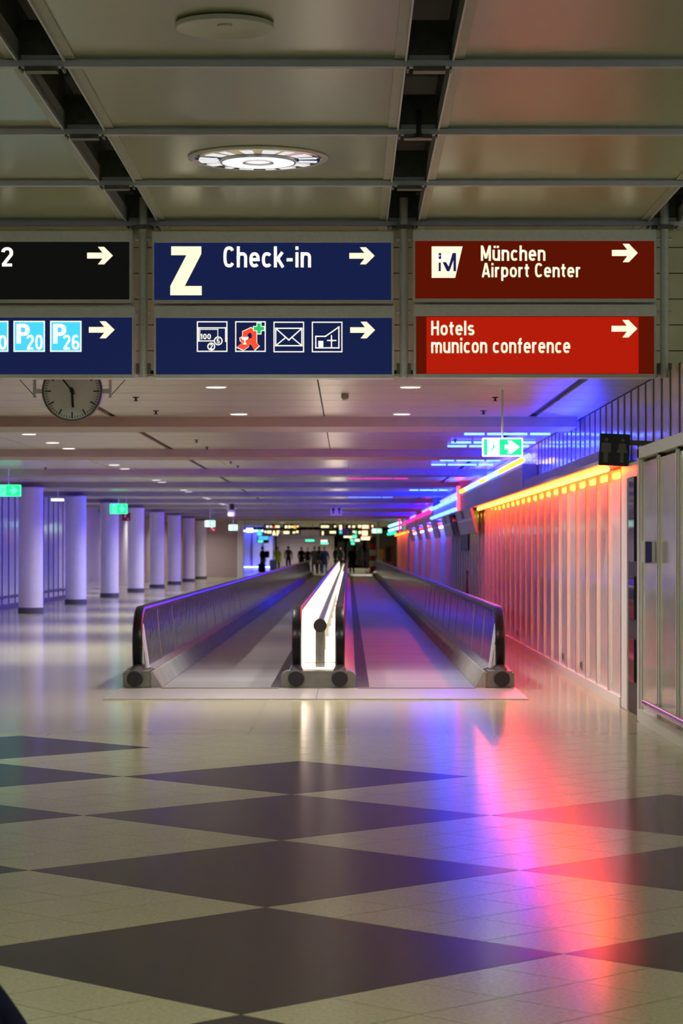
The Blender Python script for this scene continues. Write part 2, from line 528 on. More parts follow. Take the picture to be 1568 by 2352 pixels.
def put_tile(cx, cy, half, me, mname, single):
    poly = square(cx, cy, half)
    full = True
    for ax, lim, less in ((0, X_L, False), (0, X_R, True), (1, Y_B, False), (1, YF, True)):
        if any((p[ax] > lim if less else p[ax] < lim) for p in poly):
            full = False
            poly = clip(poly, ax, lim, less)
            if len(poly) < 3: return
    if not single:
        far_tiles.prism_z(poly, -0.02, 0.0); return
    if full: piece('floor_tile', me, (cx, cy, 0), floor)
    else:
        lo = [(p[0] - cx, p[1] - cy) for p in poly]
        piece('floor_tile', MB().prism_z(lo, -0.02, 0.0).mesh('floor_tile', mname, Vector()), (cx, cy, 0), floor)
for i in range(-16, 18):
    for j in range(-16, 18):
        c = uv(i + 0.5, j + 0.5)
        if not (X_L - 1.2 < c[0] < X_R + 1.2 and Y_B - 1.2 < c[1] < YF + 1.2): continue
        if is_dark(*c):
            put_tile(c[0], c[1], DG / 2 - g, dark_me, 'tile_dark', True)
        else:
            for a in range(4):
                for b_ in range(4):
                    t = uv(i + (a + 0.5) / 4, j + (b_ + 0.5) / 4)
                    d = t[1]
                    vis = d > 7.0 and -0.150 * d - 0.3 < t[0] < 0.145 * d + 0.3
                    n_light += vis
                    put_tile(t[0], t[1], DG / 8 - g, light_me, 'tile_light', vis)
tag(far_tiles.build('floor_tile_rest', 'tile_light', floor), kind='stuff')
print('single light tiles', n_light)

# ---- high ceiling over the signs: panels between dark slots, cross strips
SX = [0.5 + 2.4 * k for k in range(-4, 4)]
SY = [21.9 - 2.4 * j for j in range(0, 12)]
ceil_up = tag(MB().box(-9.3, 7.9, -4.7, D0, 4.96, 5.05).build('ceiling_upper', 'slot_dark'), kind='structure')
def panel_mesh(dep, far=False):
    m = MB()
    hw, hd = 1.2 - 0.14, dep / 2
    m.box(-hw + 0.075, hw - 0.075, -hd, hd, 0.012, 0.05, 0)
    for s in (-1, 1):
        m.box(s * hw, s * (hw - 0.075), -hd, hd, 0.0, 0.05, 1)
        m.box(s * hw, s * (hw - 0.012), -hd, hd, -0.02, 0.12, 2)
    return m.mesh('ceiling_panel', ['panel_upper', 'panel_edge', 'alu'], Vector())
pm = panel_mesh(2.4 - 0.02); pm_s = panel_mesh(D0 - 21.9 - 0.02)
for k in range(len(SX) - 1):
    cx = (SX[k] + SX[k + 1]) / 2
    piece('ceiling_panel', pm_s, (cx, (D0 + 21.9) / 2, ZU), ceil_up)
    for j in range(len(SY) - 1):
        piece('ceiling_panel', pm, (cx, SY[j] - 1.2, ZU), ceil_up)
strip_me = MB().box(-8.9, 7.7, -0.035, 0.035, -0.045, -0.004).box(-8.9, 7.7, -0.012, 0.012, -0.004, 0.03).mesh('cross_strip', 'strip', Vector())
brk_me = MB().box(-0.125, 0.125, 0, 0.02, 0.0, 0.25).box(-0.10, 0.10, -0.05, 0.05, -0.075, -0.045).box(-0.14, -0.125, -0.03, 0.10, -0.06, 0.24).box(0.125, 0.14, -0.03, 0.10, -0.06, 0.24)
for s in (-1, 1): brk_me.tube([(s * 0.085, -0.012, 0.13), (s * 0.085, 0.0, 0.13)], 0.014, 6)
brk_me = brk_me.mesh('bracket', 'bracket', Vector())
rib_me = MB().box(-0.135, 0.135, -0.9, 0.3, 0.25, 0.27).mesh('slot_cover', 'bracket', Vector())
for y in SY:
    piece('cross_strip', strip_me, (0, y, ZU), ceil_up)
    for x in SX:
        piece('slot_bracket', brk_me, (x, y, ZU), ceil_up)
for x in SX:                              # side cheeks of each slot
    MB().box(x - 0.155, x - 0.142, -4.6, D0, ZU + 0.05, 4.96).box(x + 0.142, x + 0.155, -4.6, D0, ZU + 0.05, 4.96).build('slot_cheek', 'bracket', ceil_up)

# ---- header wall between high ceiling and corridor ceiling
wall_header = tag(MB().box(-16, 9, D0 + 0.03, D0 + 0.15, ZC + 0.06, 4.95).build('wall_header', 'wall_back'), kind='structure')
nb = 6
bh = (ZU + 0.1 - ZC) / nb
hb_me = MB().box(-12.0, 9, 0, 0.03, 0.005, bh - 0.005).mesh('board', 'bulkhead', Vector())
for k in range(nb):
    piece('board', hb_me, (0, D0, ZC + k * bh), wall_header)

# ---- corridor ceiling
ceiling = tag(MB().box(-16, XCL + 0.3, D0 + 0.0, D1, ZC + 0.025, ZC + 0.06).build('ceiling', 'slot_dark'), kind='structure')
far_c = MB()
bays = [D0] + [29.5 + 9.6 * k for k in range(11)]
cp_cache = {}
XJ = [-16.0, -12.3, -9.9, -7.5, -5.1, -2.96, -2.88, -0.30, 2.24, 2.32, XCL]
for i in range(len(XJ) - 1):
    x0, x1 = XJ[i], XJ[i + 1]
    if x1 - x0 < 0.2:                     # open service slot running along the corridor
        continue
    y = D0
    while y < 39.0:
        y1 = min(y + 1.2, 39.1)
        key = (i, round(y1 - y, 3))
        if key not in cp_cache:
            cp_cache[key] = MB().box(x0 + 0.008, x1 - 0.008, 0.012, y1 - y - 0.012, 0, 0.025).mesh('ceiling_panel', 'ceiling_white', Vector())
        piece('ceiling_panel', cp_cache[key], (0, y, ZC), ceiling)
        y = y1
    far_c.box(x0, x1, 39.1, D1, ZC, ZC + 0.025)
tag(far_c.build('ceiling_panel_rest', 'ceiling_far', ceiling), kind='stuff')
beam_me = MB().box(-16, 2.845, 0, 1.35, ZC - 0.125, ZC + 0.01).mesh('beam', 'beam', Vector())
for k in range(11):
    piece('beam', beam_me, (0, 29.5 + 9.6 * k, 0), ceiling)

# ---- right wall
wall_right = tag(MB().box(XW_NEAR + 0.05, XW_NEAR + 0.12, -4.5, 21.6, 0, 2.42).box(XW + 0.05, XW + 0.12, 22.3, D1, 0, 2.42)
                 .box(XCL + 0.05, XCL + 0.12, 8, D1, 2.42, ZC).build('wall_right', 'wall_back'), kind='structure')
pn = MB().box(0, 0.045, 0.03, 1.17 - 0.012, 0.10, 2.38).mesh('wall_panel', 'wall_panel', Vector())
fg = MB().box(-0.020, 0.045, -0.022, 0.022, 0.10, 2.40).box(-0.024, -0.020, -0.006, 0.006, 0.10, 2.40, 1).mesh('wall_rib', ['white_paint', 'mullion'], Vector())
rest = MB()
y = 23.6
while y < D1 - 1.2:
    if y < 44:
        piece('wall_panel', pn, (XW, y, 0), wall_right); piece('wall_rib', fg, (XW, y, 0), wall_right)
    else:
        rest.box(XW, XW + 0.045, y + 0.03, y + 1.158, 0.10, 2.38)
        rest.box(XW - 0.028, XW + 0.045, y - 0.028, y + 0.028, 0.10, 2.40)
    y += 1.17
tag(rest.build('wall_panel_rest', 'wall_panel', wall_right), kind='stuff')
pn2 = MB().box(0, 0.045, 0.02, 1.2 - 0.02, 0.12, 2.36).mesh('wall_panel', 'wall_panel', Vector())
fg2 = MB().box(-0.012, 0.05, -0.02, 0.02, 0.0, 2.40).mesh('wall_post', 'mullion', Vector())
fg3 = MB().box(-0.016, 0.0, 0.025, 0.07, 0.10, 2.38).box(-0.016, 0.0, 1.13, 1.175, 0.10, 2.38).mesh('panel_frame', 'white_paint', Vector())
y = 21.58
while y > -4:
    y -= 1.2
    piece('wall_panel', pn2, (XW_NEAR, y, 0), wall_right); piece('wall_post', fg2, (XW_NEAR, y, 0), wall_right)
    piece('panel_frame', fg3, (XW_NEAR, y, 0), wall_right)
MB().box(XW_NEAR - 0.03, XW_NEAR + 0.2, -4.3, 21.7, 2.40, 2.50).build('transom', 'white_paint', wall_right)
MB().box(XW_NEAR - 0.03, XW_NEAR + 0.05, 21.58, 21.72, 0.0, 2.5).build('corner_post', 'white_paint', wall_right, bevel=0.01)
MB().box(XW - 0.02, XW + 0.1, 23.10, 23.6, 0.0, 2.40).build('door_jamb', 'white_paint', wall_right, bevel=0.01)
MB().box(XW - 0.27, XCL + 0.05, 23.2, D1, 2.405, 2.44).build('ledge', 'fascia', wall_right)
# clerestory
cp1 = MB().box(0, 0.03, 0.03, 0.57, 2.44, ZC - 0.01).mesh('clerestory_panel', 'wall_panel', Vector())
mu1 = MB().box(-0.008, 0.05, -0.035, 0.035, 2.44, ZC).mesh('mullion', 'mullion', Vector())
y = 13.2
rest2 = MB()
while y < D1 - 0.6:
    if y < 37.0:
        piece('clerestory_panel', cp1, (XCL, y, 0), wall_right); piece('mullion', mu1, (XCL, y, 0), wall_right)
    else:
        rest2.box(XCL, XCL + 0.03, y + 0.03, y + 0.57, 2.44, ZC - 0.01)
    y += 0.6
tag(rest2.build('clerestory_panel_rest', 'wall_panel', wall_right), kind='stuff')
for y in (57.8, 75.6, 95.0, 112.0):
    MB().box(2.70, XCL + 0.04, y, y + 0.5, 2.44, ZC).build('upper_post', 'fascia', wall_right, bevel=0.01)
tag(MB().box(XW - 0.035, XW, 23.6, D1, 0, 0.10).box(XW_NEAR - 0.03, XW_NEAR, -4.3, 21.58, 0, 0.12).build('baseboard_right', 'white_paint'), kind='structure')
# dark sliding door seen nearly edge on, between the two wall sections
door = tag(MB().box(XW - 0.01, XW + 0.05, 21.74, 23.08, 0.0, 2.26).build('door_1', 'black'), kind='structure')
for z in (0.3, 0.9, 1.45, 1.85):
    MB().box(XW - 0.03, XW - 0.01, 22.45, 22.9, z, z + 0.42).build('door_leaf_panel', 'glass_dark', door, bevel=0.008)
MB().box(XW - 0.03, XW + 0.05, 21.74, 23.1, 2.26, 2.40).build('door_head', 'white_paint', door)
# black plate on the corridor wall between the first two tilted boards
MB().box(XW - 0.045, XW - 0.03, 53.4, 57.0, 1.55, 2.40).build('wall_black_plate', 'black', wall_right)

# ---- left wall
XL = -9.05
wall_left = tag(MB().box(XL - 0.2, XL - 0.05, D0, 76.4, 0, ZC).box(-10.4, -10.25, 76.4, 112, 0, ZC).box(-10.4, XL - 0.05, 76.3, 76.45, 0, ZC)
                .build('wall_left', 'wall_back'), kind='structure')
lp = MB().box(-0.05, 0, 0.02, 1.18, 0.12, 3.20).mesh('wall_panel', 'wall_panel', Vector())
lr = MB().box(-0.05, 0.02, -0.02, 0.02, 0.0, 3.22).mesh('wall_post', 'mullion', Vector())
rest3 = MB()
y = 52.4
while y < 76.0:
    piece('wall_panel', lp, (XL, y, 0), wall_left); piece('wall_post', lr, (XL, y, 0), wall_left)
    y += 1.2
rest3.box(XL - 0.05, XL, D0, 52.38, 0.1, 3.2)
rest3.box(-10.25, -10.20, 76.5, 112, 0.0, 3.2)
rest3.build('wall_sheet', 'wall_panel', wall_left)
MB().box(XL, XL + 0.035, D0, 76.3, 0, 0.12).build('plinth', 'dark_plinth', wall_left)
MB().tube([(XL + 0.08, 50, 0.32), (XL + 0.08, 76, 0.32)], 0.03, 8).build('bumper_bar', 'dark_plinth', wall_left)

# ---- far hall shell
wall_far = tag(MB().box(-16, 14, 240, 240.3, 0, 5).build('wall_far', 'far_wall'), kind='structure')
ceil_far = tag(MB().box(-16, 14, D1, 241, 3.45, 3.6).box(-16, 14, D1 - 0.1, D1 + 0.1, 3.2, 3.6).build('ceiling_far', 'beam'), kind='structure')
wall_fr = tag(MB().box(6.5, 6.7, D1 - 0.5, 240, 0, 3.5).box(XW, 6.7, D1 - 0.6, D1 - 0.3, 0, 3.5).build('wall_far_right', 'far_wall'), kind='structure')
wall_fl = tag(MB().box(-15.8, -15.6, 112, 240, 0, 3.5).build('wall_far_left', 'far_wall'), kind='structure')
# brown panelled block past the columns, pale post, blue lit glazing
wall_block = tag(MB().box(-10.2, -6.25, 133.5, 134.0, 0, 3.2).box(-10.3, -10.1, 111.9, 134.0, 0, 3.2).build('wall_block', 'brown_panel'), kind='structure')
MB().box(-6.25, -5.9, 133.4, 133.9, 0, 3.2).build('end_post', 'white_paint', wall_block)
glaz = tag(MB().box(-8.9, -6.1, 196.0, 196.2, 0.0, 3.2).build('wall_glazed', 'far_panel'), kind='structure')
for k in range(4):
    MB().box(-8.9 + k * 0.9, -8.82 + k * 0.9, 195.9, 196.0, 0, 3.2).build('glazing_bar', 'mullion', glaz)

# ================================================================== DIRECTION SIGNS
DS = 21.70
S = F / DS
def pbox(m, x0, y0, x1, y1, d, t, mi=0):
    a = W(x0, y1, d); b = W(x1, y0, d)
    return m.box(a.x, b.x, d, d + t, a.z, b.z, mi)
def pprism(m, pts, d, t, mi=0):
    return m.prism_y([(W(x, y, d).x, W(x, y, d).z) for x, y in pts], d, d + t, mi)
def frame_part(name, x0, y0, x1, y1, wpx, d, mname, parent, t=0.004):
    m = MB()
    pbox(m, x0, y0, x1, y0 + wpx, d - t, t); pbox(m, x0, y1 - wpx, x1, y1, d - t, t)
    pbox(m, x0, y0 + wpx, x0 + wpx, y1 - wpx, d - t, t); pbox(m, x1 - wpx, y0 + wpx, x1, y1 - wpx, d - t, t)
    return m.build(name, mname, parent)
def line(m, pts, wpx, d, t=0.004):
    for (ax, ay), (bx, by) in zip(pts[:-1], pts[1:]):
        dx, dy = bx - ax, by - ay
        l = math.hypot(dx, dy); nx, ny = -dy / l * wpx / 2, dx / l * wpx / 2
        ex, ey = dx / l * wpx / 2, dy / l * wpx / 2
        pprism(m, [(ax + nx - ex, ay + ny - ey), (bx + nx + ex, by + ny + ey), (bx - nx + ex, by - ny + ey), (ax - nx - ex, ay - ny - ey)], d - t, t)
def arrow_part(x0, y0, x1, y1, parent):
    w_, h = x1 - x0, y1 - y0
    cy = (y0 + y1) / 2
    pts = [(0, -.165), (.60, -.165), (.42, -.5), (.66, -.5), (1.0, 0), (.66, .5), (.42, .5), (.60, .165), (0, .165)]
    m = MB(); pprism(m, [(x0 + u * w_, cy + v * h) for u, v in pts], DS - 0.004, 0.004)
    return m.build('arrow', 'lit_cream', parent)
def sign_box(fx0, fy0, fx1, fy1, hy0, hx0, hx1, face, label):
    c = W((fx0 + fx1) / 2, fy1 + 9, DS)
    t = thing('direction_sign', (c.x, DS + 0.12, c.z), label, 'sign')
    m = MB(); pbox(m, hx0, hy0, hx1, fy0, DS - 0.012, 0.25)
    m.build('header_housing', 'sign_grey', t, bevel=0.006)
    m = MB(); pbox(m, fx0 - 5, fy0, fx1 + 5, fy1 + 8, DS + 0.012, 0.22)
    m.build('housing', 'sign_grey', t, bevel=0.006)
    m = MB(); pbox(m, fx0 - 5, fy1, fx1 + 5, fy1 + 8, DS - 0.008, 0.02); pbox(m, fx1, fy0, fx1 + 5, fy1, DS - 0.008, 0.02); pbox(m, fx0 - 5, fy0, fx0, fy1, DS - 0.008, 0.02)
    m.build('face_frame', 'alu', t)
    m = MB(); pbox(m, fx0, fy0, fx1, fy1, DS, 0.012)
    m.build('face_panel', face, t)
    return t
# black sign, top left
s = sign_box(-248, 555, 297, 688, 530, -255, 303, 'face_black', 'black lightbox sign with white 2 and arrow, upper left')
text_part('lettering', '2', (3, 568, 30, 612), DS, S, 'lit_white', s)
arrow_part(200, 567, 259, 607, s)
# blue Z check-in sign
s = sign_box(354, 557, 898, 689, 531, 349, 903, 'face_blue', 'dark blue lightbox sign with large Z and Check-in')
m = MB(); pprism(m, [(393, 566), (462, 566), (462, 583), (424, 657), (463, 657), (463, 678), (391, 678), (391, 657), (428, 586), (393, 586)], DS - 0.004, 0.004)
m.build('letter', 'lit_cream', s)
text_part('lettering', 'Check-in', (513, 566, 714, 616), DS, S, 'lit_white', s)
arrow_part(802, 568, 860, 607, s)
# brown-red airport centre sign
s = sign_box(953, 553, 1502, 686, 527, 948, 1507, 'face_red_dark', 'dark red lightbox sign reading München Airport Center')
text_part('lettering', 'München', (1104, 564, 1252, 599), DS, S, 'lit_cream', s)
text_part('lettering', 'Airport Center', (1106, 604, 1332, 645), DS, S, 'lit_cream', s)
arrow_part(1405, 560, 1464, 602, s)
m = MB(); pprism(m, [(991, 566), (1062, 566), (1045, 638), (991, 638)], DS - 0.004, 0.004)
lg = m.build('logo_plate', 'lit_cream', s)
m = MB()
pbox(m, 1007, 603, 1012, 623, DS - 0.008, 0.004); pprism(m, [(1007, 581), (1013, 581), (1013, 595), (1007, 595)], DS - 0.008, 0.004)
pprism(m, [(1016, 602), (1024, 602), (1030, 612), (1039, 581), (1047, 581), (1047, 623), (1041, 623), (1041, 598), (1032, 623), (1026, 623)], DS - 0.008, 0.004)
m.build('logo_letter', 'navy_ink', lg)
text_part('logo_text', 'Airport', (998, 584, 1034, 592), DS - 0.004, S, 'lit_white', lg)
text_part('logo_text', 'Center', (998, 593, 1030, 600), DS - 0.004, S, 'lit_white', lg)
# parking sign
s = sign_box(-242, 729, 303, 860, 704, -249, 309, 'face_blue', 'dark blue lightbox sign with cyan P 20 and P 26 squares')
for x0, txt, tb in ((-53, '0', (-3, 770, 15, 803)), (31, '20', (61, 769, 98, 803)), (115, '26', (145, 769, 182, 803))):
    m = MB(); pbox(m, x0, 737, x0 + 72, 808, DS - 0.003, 0.003)
    p = m.build('parking_plate', 'cyan', s)
    frame_part('plate_border', x0, 737, x0 + 72, 808, 2.5, DS - 0.003, 'lit_white', p)
    text_part('lettering', 'P', (x0 + 7, 744, x0 + 37, 789), DS - 0.003, S, 'lit_white', p, 0.03)
    text_part('lettering', txt, tb, DS - 0.003, S, 'lit_white', p)
arrow_part(204, 738, 263, 777, s)
# pictogram sign
s = sign_box(358, 730, 900, 860, 703, 353, 906, 'face_blue', 'dark blue lightbox sign with four outlined service pictograms')
D3 = DS
# money exchange
p = frame_part('pictogram', 452, 738, 522, 808, 2.2, D3, 'lit_white', s)
m = MB(); line(m, [(456, 753), (518, 753), (518, 784)], 2.2, D3); line(m, [(456, 753), (456, 783), (490, 783)], 2.2, D3); line(m, [(459, 756.5), (500, 756.5), (500, 774)], 1.4, D3); line(m, [(459, 756.5), (459, 780)], 1.2, D3)
m.build('banknote', 'lit_white', p)
text_part('lettering', '100', (460, 767, 484, 779), D3, S, 'lit_white', p)
for cx, cy, r, tx in ((501, 783, 10, '5'), (485, 796, 9, '2')):
    c = W(cx, cy, D3); m = MB(); m.disc_y((c.x, D3 - 0.0045, c.z), (r - 2.4) / S, r / S, 0.0045, 28)
    m.build('coin', 'lit_white', p)
    text_part('lettering', tx, (cx - 3.4, cy - 5.5, cx + 3.4, cy + 5.5), D3, S, 'lit_white', p)
# pharmacy
p = frame_part('pictogram', 540, 738, 610, 808, 2.2, D3, 'lit_white', s)
A = [(544, 797), (557, 787), (552, 783), (551, 776), (557, 773), (557, 762), (576, 753), (589, 760), (589, 788), (595, 794), (584, 804), (577, 792), (573, 788), (571, 796), (559, 804)]
cxa, cya = 571, 780
m = MB(); pprism(m, [(cxa + (x - cxa) * 1.07, cya + (y - cya) * 1.07) for x, y in A], D3 - 0.003, 0.003)
m.build('letter_outline', 'lit_white', p)
m = MB(); pprism(m, A, D3 - 0.006, 0.003)
m.build('letter_shape', 'red_icon', p)
m = MB(); pprism(m, [(568, 768), (574, 764), (578, 767), (578, 776), (570, 778)], D3 - 0.0075, 0.0015)
m.build('letter_counter', 'face_blue', p)
m = MB(); pprism(m, [(553, 774), (571, 774), (568, 780), (564, 781), (563.5, 787), (567, 791), (557, 791), (560.5, 787), (560, 781), (556, 780)], D3 - 0.0085, 0.001)
m.build('goblet', 'lit_white', p)
def cross_pts(cx, cy, a, b): return [(cx - b, cy - a), (cx + b, cy - a), (cx + b, cy - b), (cx + a, cy - b), (cx + a, cy + b), (cx + b, cy + b), (cx + b, cy + a), (cx - b, cy + a), (cx - b, cy + b), (cx - a, cy + b), (cx - a, cy - b), (cx - b, cy - b)]
m = MB(); pprism(m, cross_pts(594.5, 754.5, 13.5, 5.6), D3 - 0.007, 0.007); m.build('cross_outline', 'lit_white', p)
m = MB(); pprism(m, cross_pts(594.5, 754.5, 12, 4.1), D3 - 0.010, 0.003); m.build('cross', 'green_icon', p)
# post
p = frame_part('pictogram', 628, 739, 698, 809, 2.2, D3, 'lit_white', s)
m = MB(); line(m, [(633, 754), (693, 754), (693, 794), (633, 794), (633, 754)], 2.4, D3); line(m, [(634, 755), (663, 781), (692, 755)], 2.4, D3); line(m, [(634, 793), (656, 775)], 2.2, D3); line(m, [(692, 793), (670, 775)], 2.2, D3)
m.build('envelope', 'lit_white', p)
# chapel
p = frame_part('pictogram', 716, 739, 786, 809, 2.2, D3, 'lit_white', s)
m = MB(); line(m, [(725, 799), (725, 772.5), (747, 772.5), (778, 751), (778, 799), (725, 799)], 2.4, D3)
line(m, [(761, 771), (761, 797)], 2.4, D3); line(m, [(752, 782), (771, 782)], 2.4, D3); pbox(m, 731, 783, 742, 797, D3 - 0.004, 0.004)
m.build('chapel', 'lit_white', p)
arrow_part(804, 739, 861, 777, s)
# bright red hotels sign
s = sign_box(955, 726, 1502, 859, 700, 950, 1507, 'face_red_dark', 'bright red lightbox sign reading Hotels municon conference')
m = MB(); pbox(m, 979, 728, 1466, 858, DS - 0.002, 0.004)
m.build('lit_panel', 'face_red', s)
text_part('lettering', 'Hotels', (990, 737, 1089, 770), DS - 0.002, S, 'lit_cream', s)
text_part('lettering', 'municon conference', (990, 776, 1309, 811), DS - 0.002, S, 'lit_cream', s)
arrow_part(1404, 735, 1463, 775, s)

# posts carrying the signs
for x, lab in ((-1.885, 'grey sign post hanging between black and blue signs'), (0.508, 'grey sign post hanging between blue and red signs'), (2.90, 'grey sign post hanging right of the red signs')):
    t = thing('sign_post', (x, DS + 0.1, ZU), lab, 'post')
    zb = W(0, 866, DS).z
    MB().tube([(x, DS + 0.1, ZU + 0.2), (x, DS + 0.1, zb)], 0.04, 16).build('post_tube', 'alu', t, smooth=True)
    MB().box(x - 0.07, x + 0.07, DS + 0.05, DS + 0.15, ZU - 0.09, ZU - 0.05).build('ceiling_clamp', 'bracket', t, bevel=0.005)
    for py in (546, 714):
        z = W(0, py, DS).z
        MB().tube([(x - 0.068, DS + 0.1, z), (x + 0.068, DS + 0.1, z)], 0.016, 8).build('connector', 'alu', t)
    for py in (845,):
        z = W(0, py, DS).z
        for s_ in (-1, 1):
            MB().box(x + s_ * 0.038, x + s_ * 0.066, DS + 0.08, DS + 0.14, z - 0.05, z + 0.05).build('end_bracket', 'bracket', t)

# ================================================================== CLOCK
DC = 22.30
c = W(165, 898, DC); rc = 69 * DC / F
t = thing('station_clock', (c.x, DC, c.z), 'round grey analogue clock hanging below the left signs', 'clock')
MB().disc_y((c.x, DC, c.z), rc * 0.945, rc, 0.10, 56).build('case_ring', 'dark_plinth', t, smooth=True)
MB().disc_y((c.x, DC + 0.02, c.z), 0.0, rc * 0.95, 0.07, 56).build('dial', 'clock_face', t)
for k in range(60):
    a = R(6 * k); big = k % 5 == 0
    r0, r1, hw = (rc * 0.70, rc * 0.91, 0.006) if big else (rc * 0.83, rc * 0.91, 0.0025)
    d_ = Vector((math.sin(a), 0, math.cos(a))); n_ = Vector((math.cos(a), 0, -math.sin(a)))
    cc = Vector((c.x, DC + 0.018, c.z))
    q = [cc + d_ * r0 + n_ * hw, cc + d_ * r1 + n_ * hw, cc + d_ * r1 - n_ * hw, cc + d_ * r0 - n_ * hw]
    m = MB(); m.prism_y([(v.x, v.z) for v in q], DC + 0.017, DC + 0.02)
    m.build('hour_mark' if big else 'minute_mark', 'black', t)
def hand(name, ang, ln, back, hw, y):
    a = R(ang); d_ = Vector((math.sin(a), 0, math.cos(a))); n_ = Vector((math.cos(a), 0, -math.sin(a))); cc = Vector((c.x, 0, c.z))
    q = [cc - d_ * back + n_ * hw * .8, cc + d_ * ln + n_ * hw, cc + d_ * ln - n_ * hw, cc - d_ * back - n_ * hw * .8]
    m = MB(); m.prism_y([(v.x, v.z) for v in q], DC + y, DC + y + 0.004); m.build(name, 'black', t)
hand('hour_hand', 177, rc * 0.55, rc * 0.12, 0.011, 0.008)
hand('minute_hand', 322, rc * 0.80, rc * 0.14, 0.008, 0.003)
MB().disc_y((c.x, DC - 0.002, c.z), 0, 0.02, 0.02, 20).build('hand_hub', 'black', t)
for sgn in (-1, 1):
    MB().box(c.x + sgn * (rc - 0.002), c.x + sgn * (rc + 0.075), DC + 0.03, DC + 0.07, c.z - 0.022, c.z + 0.022).build('side_pivot', 'alu', t, bevel=0.004)
    MB().tube([(c.x + sgn * (rc + 0.075), DC + 0.05, c.z - 0.06), (c.x + sgn * (rc + 0.075), DC + 0.05, ZU - 0.02)], 0.014, 10).build('hanger_rod', 'alu', t)
    MB().tube([(c.x + sgn * (rc + 0.06), DC + 0.05, c.z - 0.06), (c.x + sgn * (rc + 0.26), DC + 0.05, c.z + 0.16)], 0.004, 6).tube([(c.x + sgn * (rc + 0.22), DC + 0.05, c.z + 0.115), (c.x + sgn * (rc + 0.25), DC + 0.05, c.z + 0.15)], 0.009, 6).build('stay_cable', 'black', t)

# ================================================================== BIG ROUND CEILING LAMPS
def hall_lamp(x, y, lit, label, r=0.49):
    t = thing('ceiling_lamp', (x, y, ZU), label, 'lamp')
    if lit:
        MB().lathe((x, y, ZU), [(r, -0.0), (r + 0.03, -0.012), (r + 0.055, 0.0), (r + 0.055, 0.01), (r, 0.02)], 56).build('rim', 'alu', t, smooth=True)
        MB().lathe((x, y, ZU), [(r, -0.004), (r * 0.97, -0.012), (r * 0.62, -0.012), (r * 0.60, -0.02), (r * 0.60, 0.011), (r, 0.011)], 56).build('reflector_ring', 'steel', t, smooth=True)
        for k in range(16):
            a = 2 * math.pi * (k + 0.3) / 16; b_ = a + 2 * math.pi / 16 * (0.35 + 0.5 * ((k * 7) % 5) / 5)
            q = [(x + rr * math.cos(aa), y + rr * math.sin(aa)) for rr, aa in ((r * .66, a), (r * .94, a), (r * .94, (a + b_) / 2), (r * .94, b_), (r * .66, b_))]
            MB().prism_z(q, ZU - 0.015, ZU - 0.0125).build('lens_facet', 'lamp_facet', t)
        MB().lathe((x, y, ZU), [(r * 0.58, -0.020), (r * 0.56, -0.032), (r * 0.26, -0.026), (r * 0.26, -0.016)], 48).build('lens_ring', 'lamp_ring', t, smooth=True)
        MB().lathe((x, y, ZU), [(r * 0.60, -0.020), (r * 0.60, -0.034), (r * 0.57, -0.034), (r * 0.57, -0.020)], 48).build('inner_rim', 'alu', t, smooth=True)
        MB().lathe((x, y, ZU), [(r * 0.25, -0.020), (r * 0.25, -0.036), (r * 0.22, -0.036), (r * 0.22, -0.020)], 32).build('centre_rim', 'alu', t, smooth=True)
        MB().lathe((x, y, ZU), [(r * 0.20, -0.024), (0.0001, -0.026)], 32).build('lens_centre', 'lamp_ring', t)
        area_light('lamp_light', t, (x, y, ZU - 0.05), L_HALL, 0.9, (0.98, 1.0, 0.76))
    else:
        MB().lathe((x, y, ZU), [(0.285, 0.0), (0.285, -0.02), (0.278, -0.026), (0.255, -0.022), (0.20, -0.008), (0.10, -0.004), (0.0001, -0.003)], 48).build('dish', 'white_paint', t, smooth=True)
        MB().lathe((x, y, ZU), [(0.045, -0.004), (0.04, -0.012), (0.0001, -0.014)], 20).build('hub', 'white_paint', t, smooth=True)
hall_lamp(-0.70, 18.4, True, 'large round lit glass ceiling lamp above the blue signs')
hall_lamp(-0.715, 13.7, False, 'unlit round white dish fixture at the top of the ceiling')
for x, y, lab in ((-5.5, 18.4, 'large round lit glass ceiling lamp two bays left'), (-0.70, 6.4, 'large round lit glass ceiling lamp above the photographer'), (-5.5, 6.4, 'large round lit glass ceiling lamp left of the photographer'), (4.1, 11.2, 'large round lit glass ceiling lamp over the right wall')):
    hall_lamp(x, y, True, lab)
# small black fitting in the slot above the blue sign
x, y = 0.5, 16.9
MB().tube([(x, y, ZU + 0.1), (x, y, ZU - 0.07)], 0.02, 10).tube([(x, y, ZU - 0.07), (x, y, ZU - 0.10)], 0.035, 10).build('slot_fitting', 'black', ceil_up)

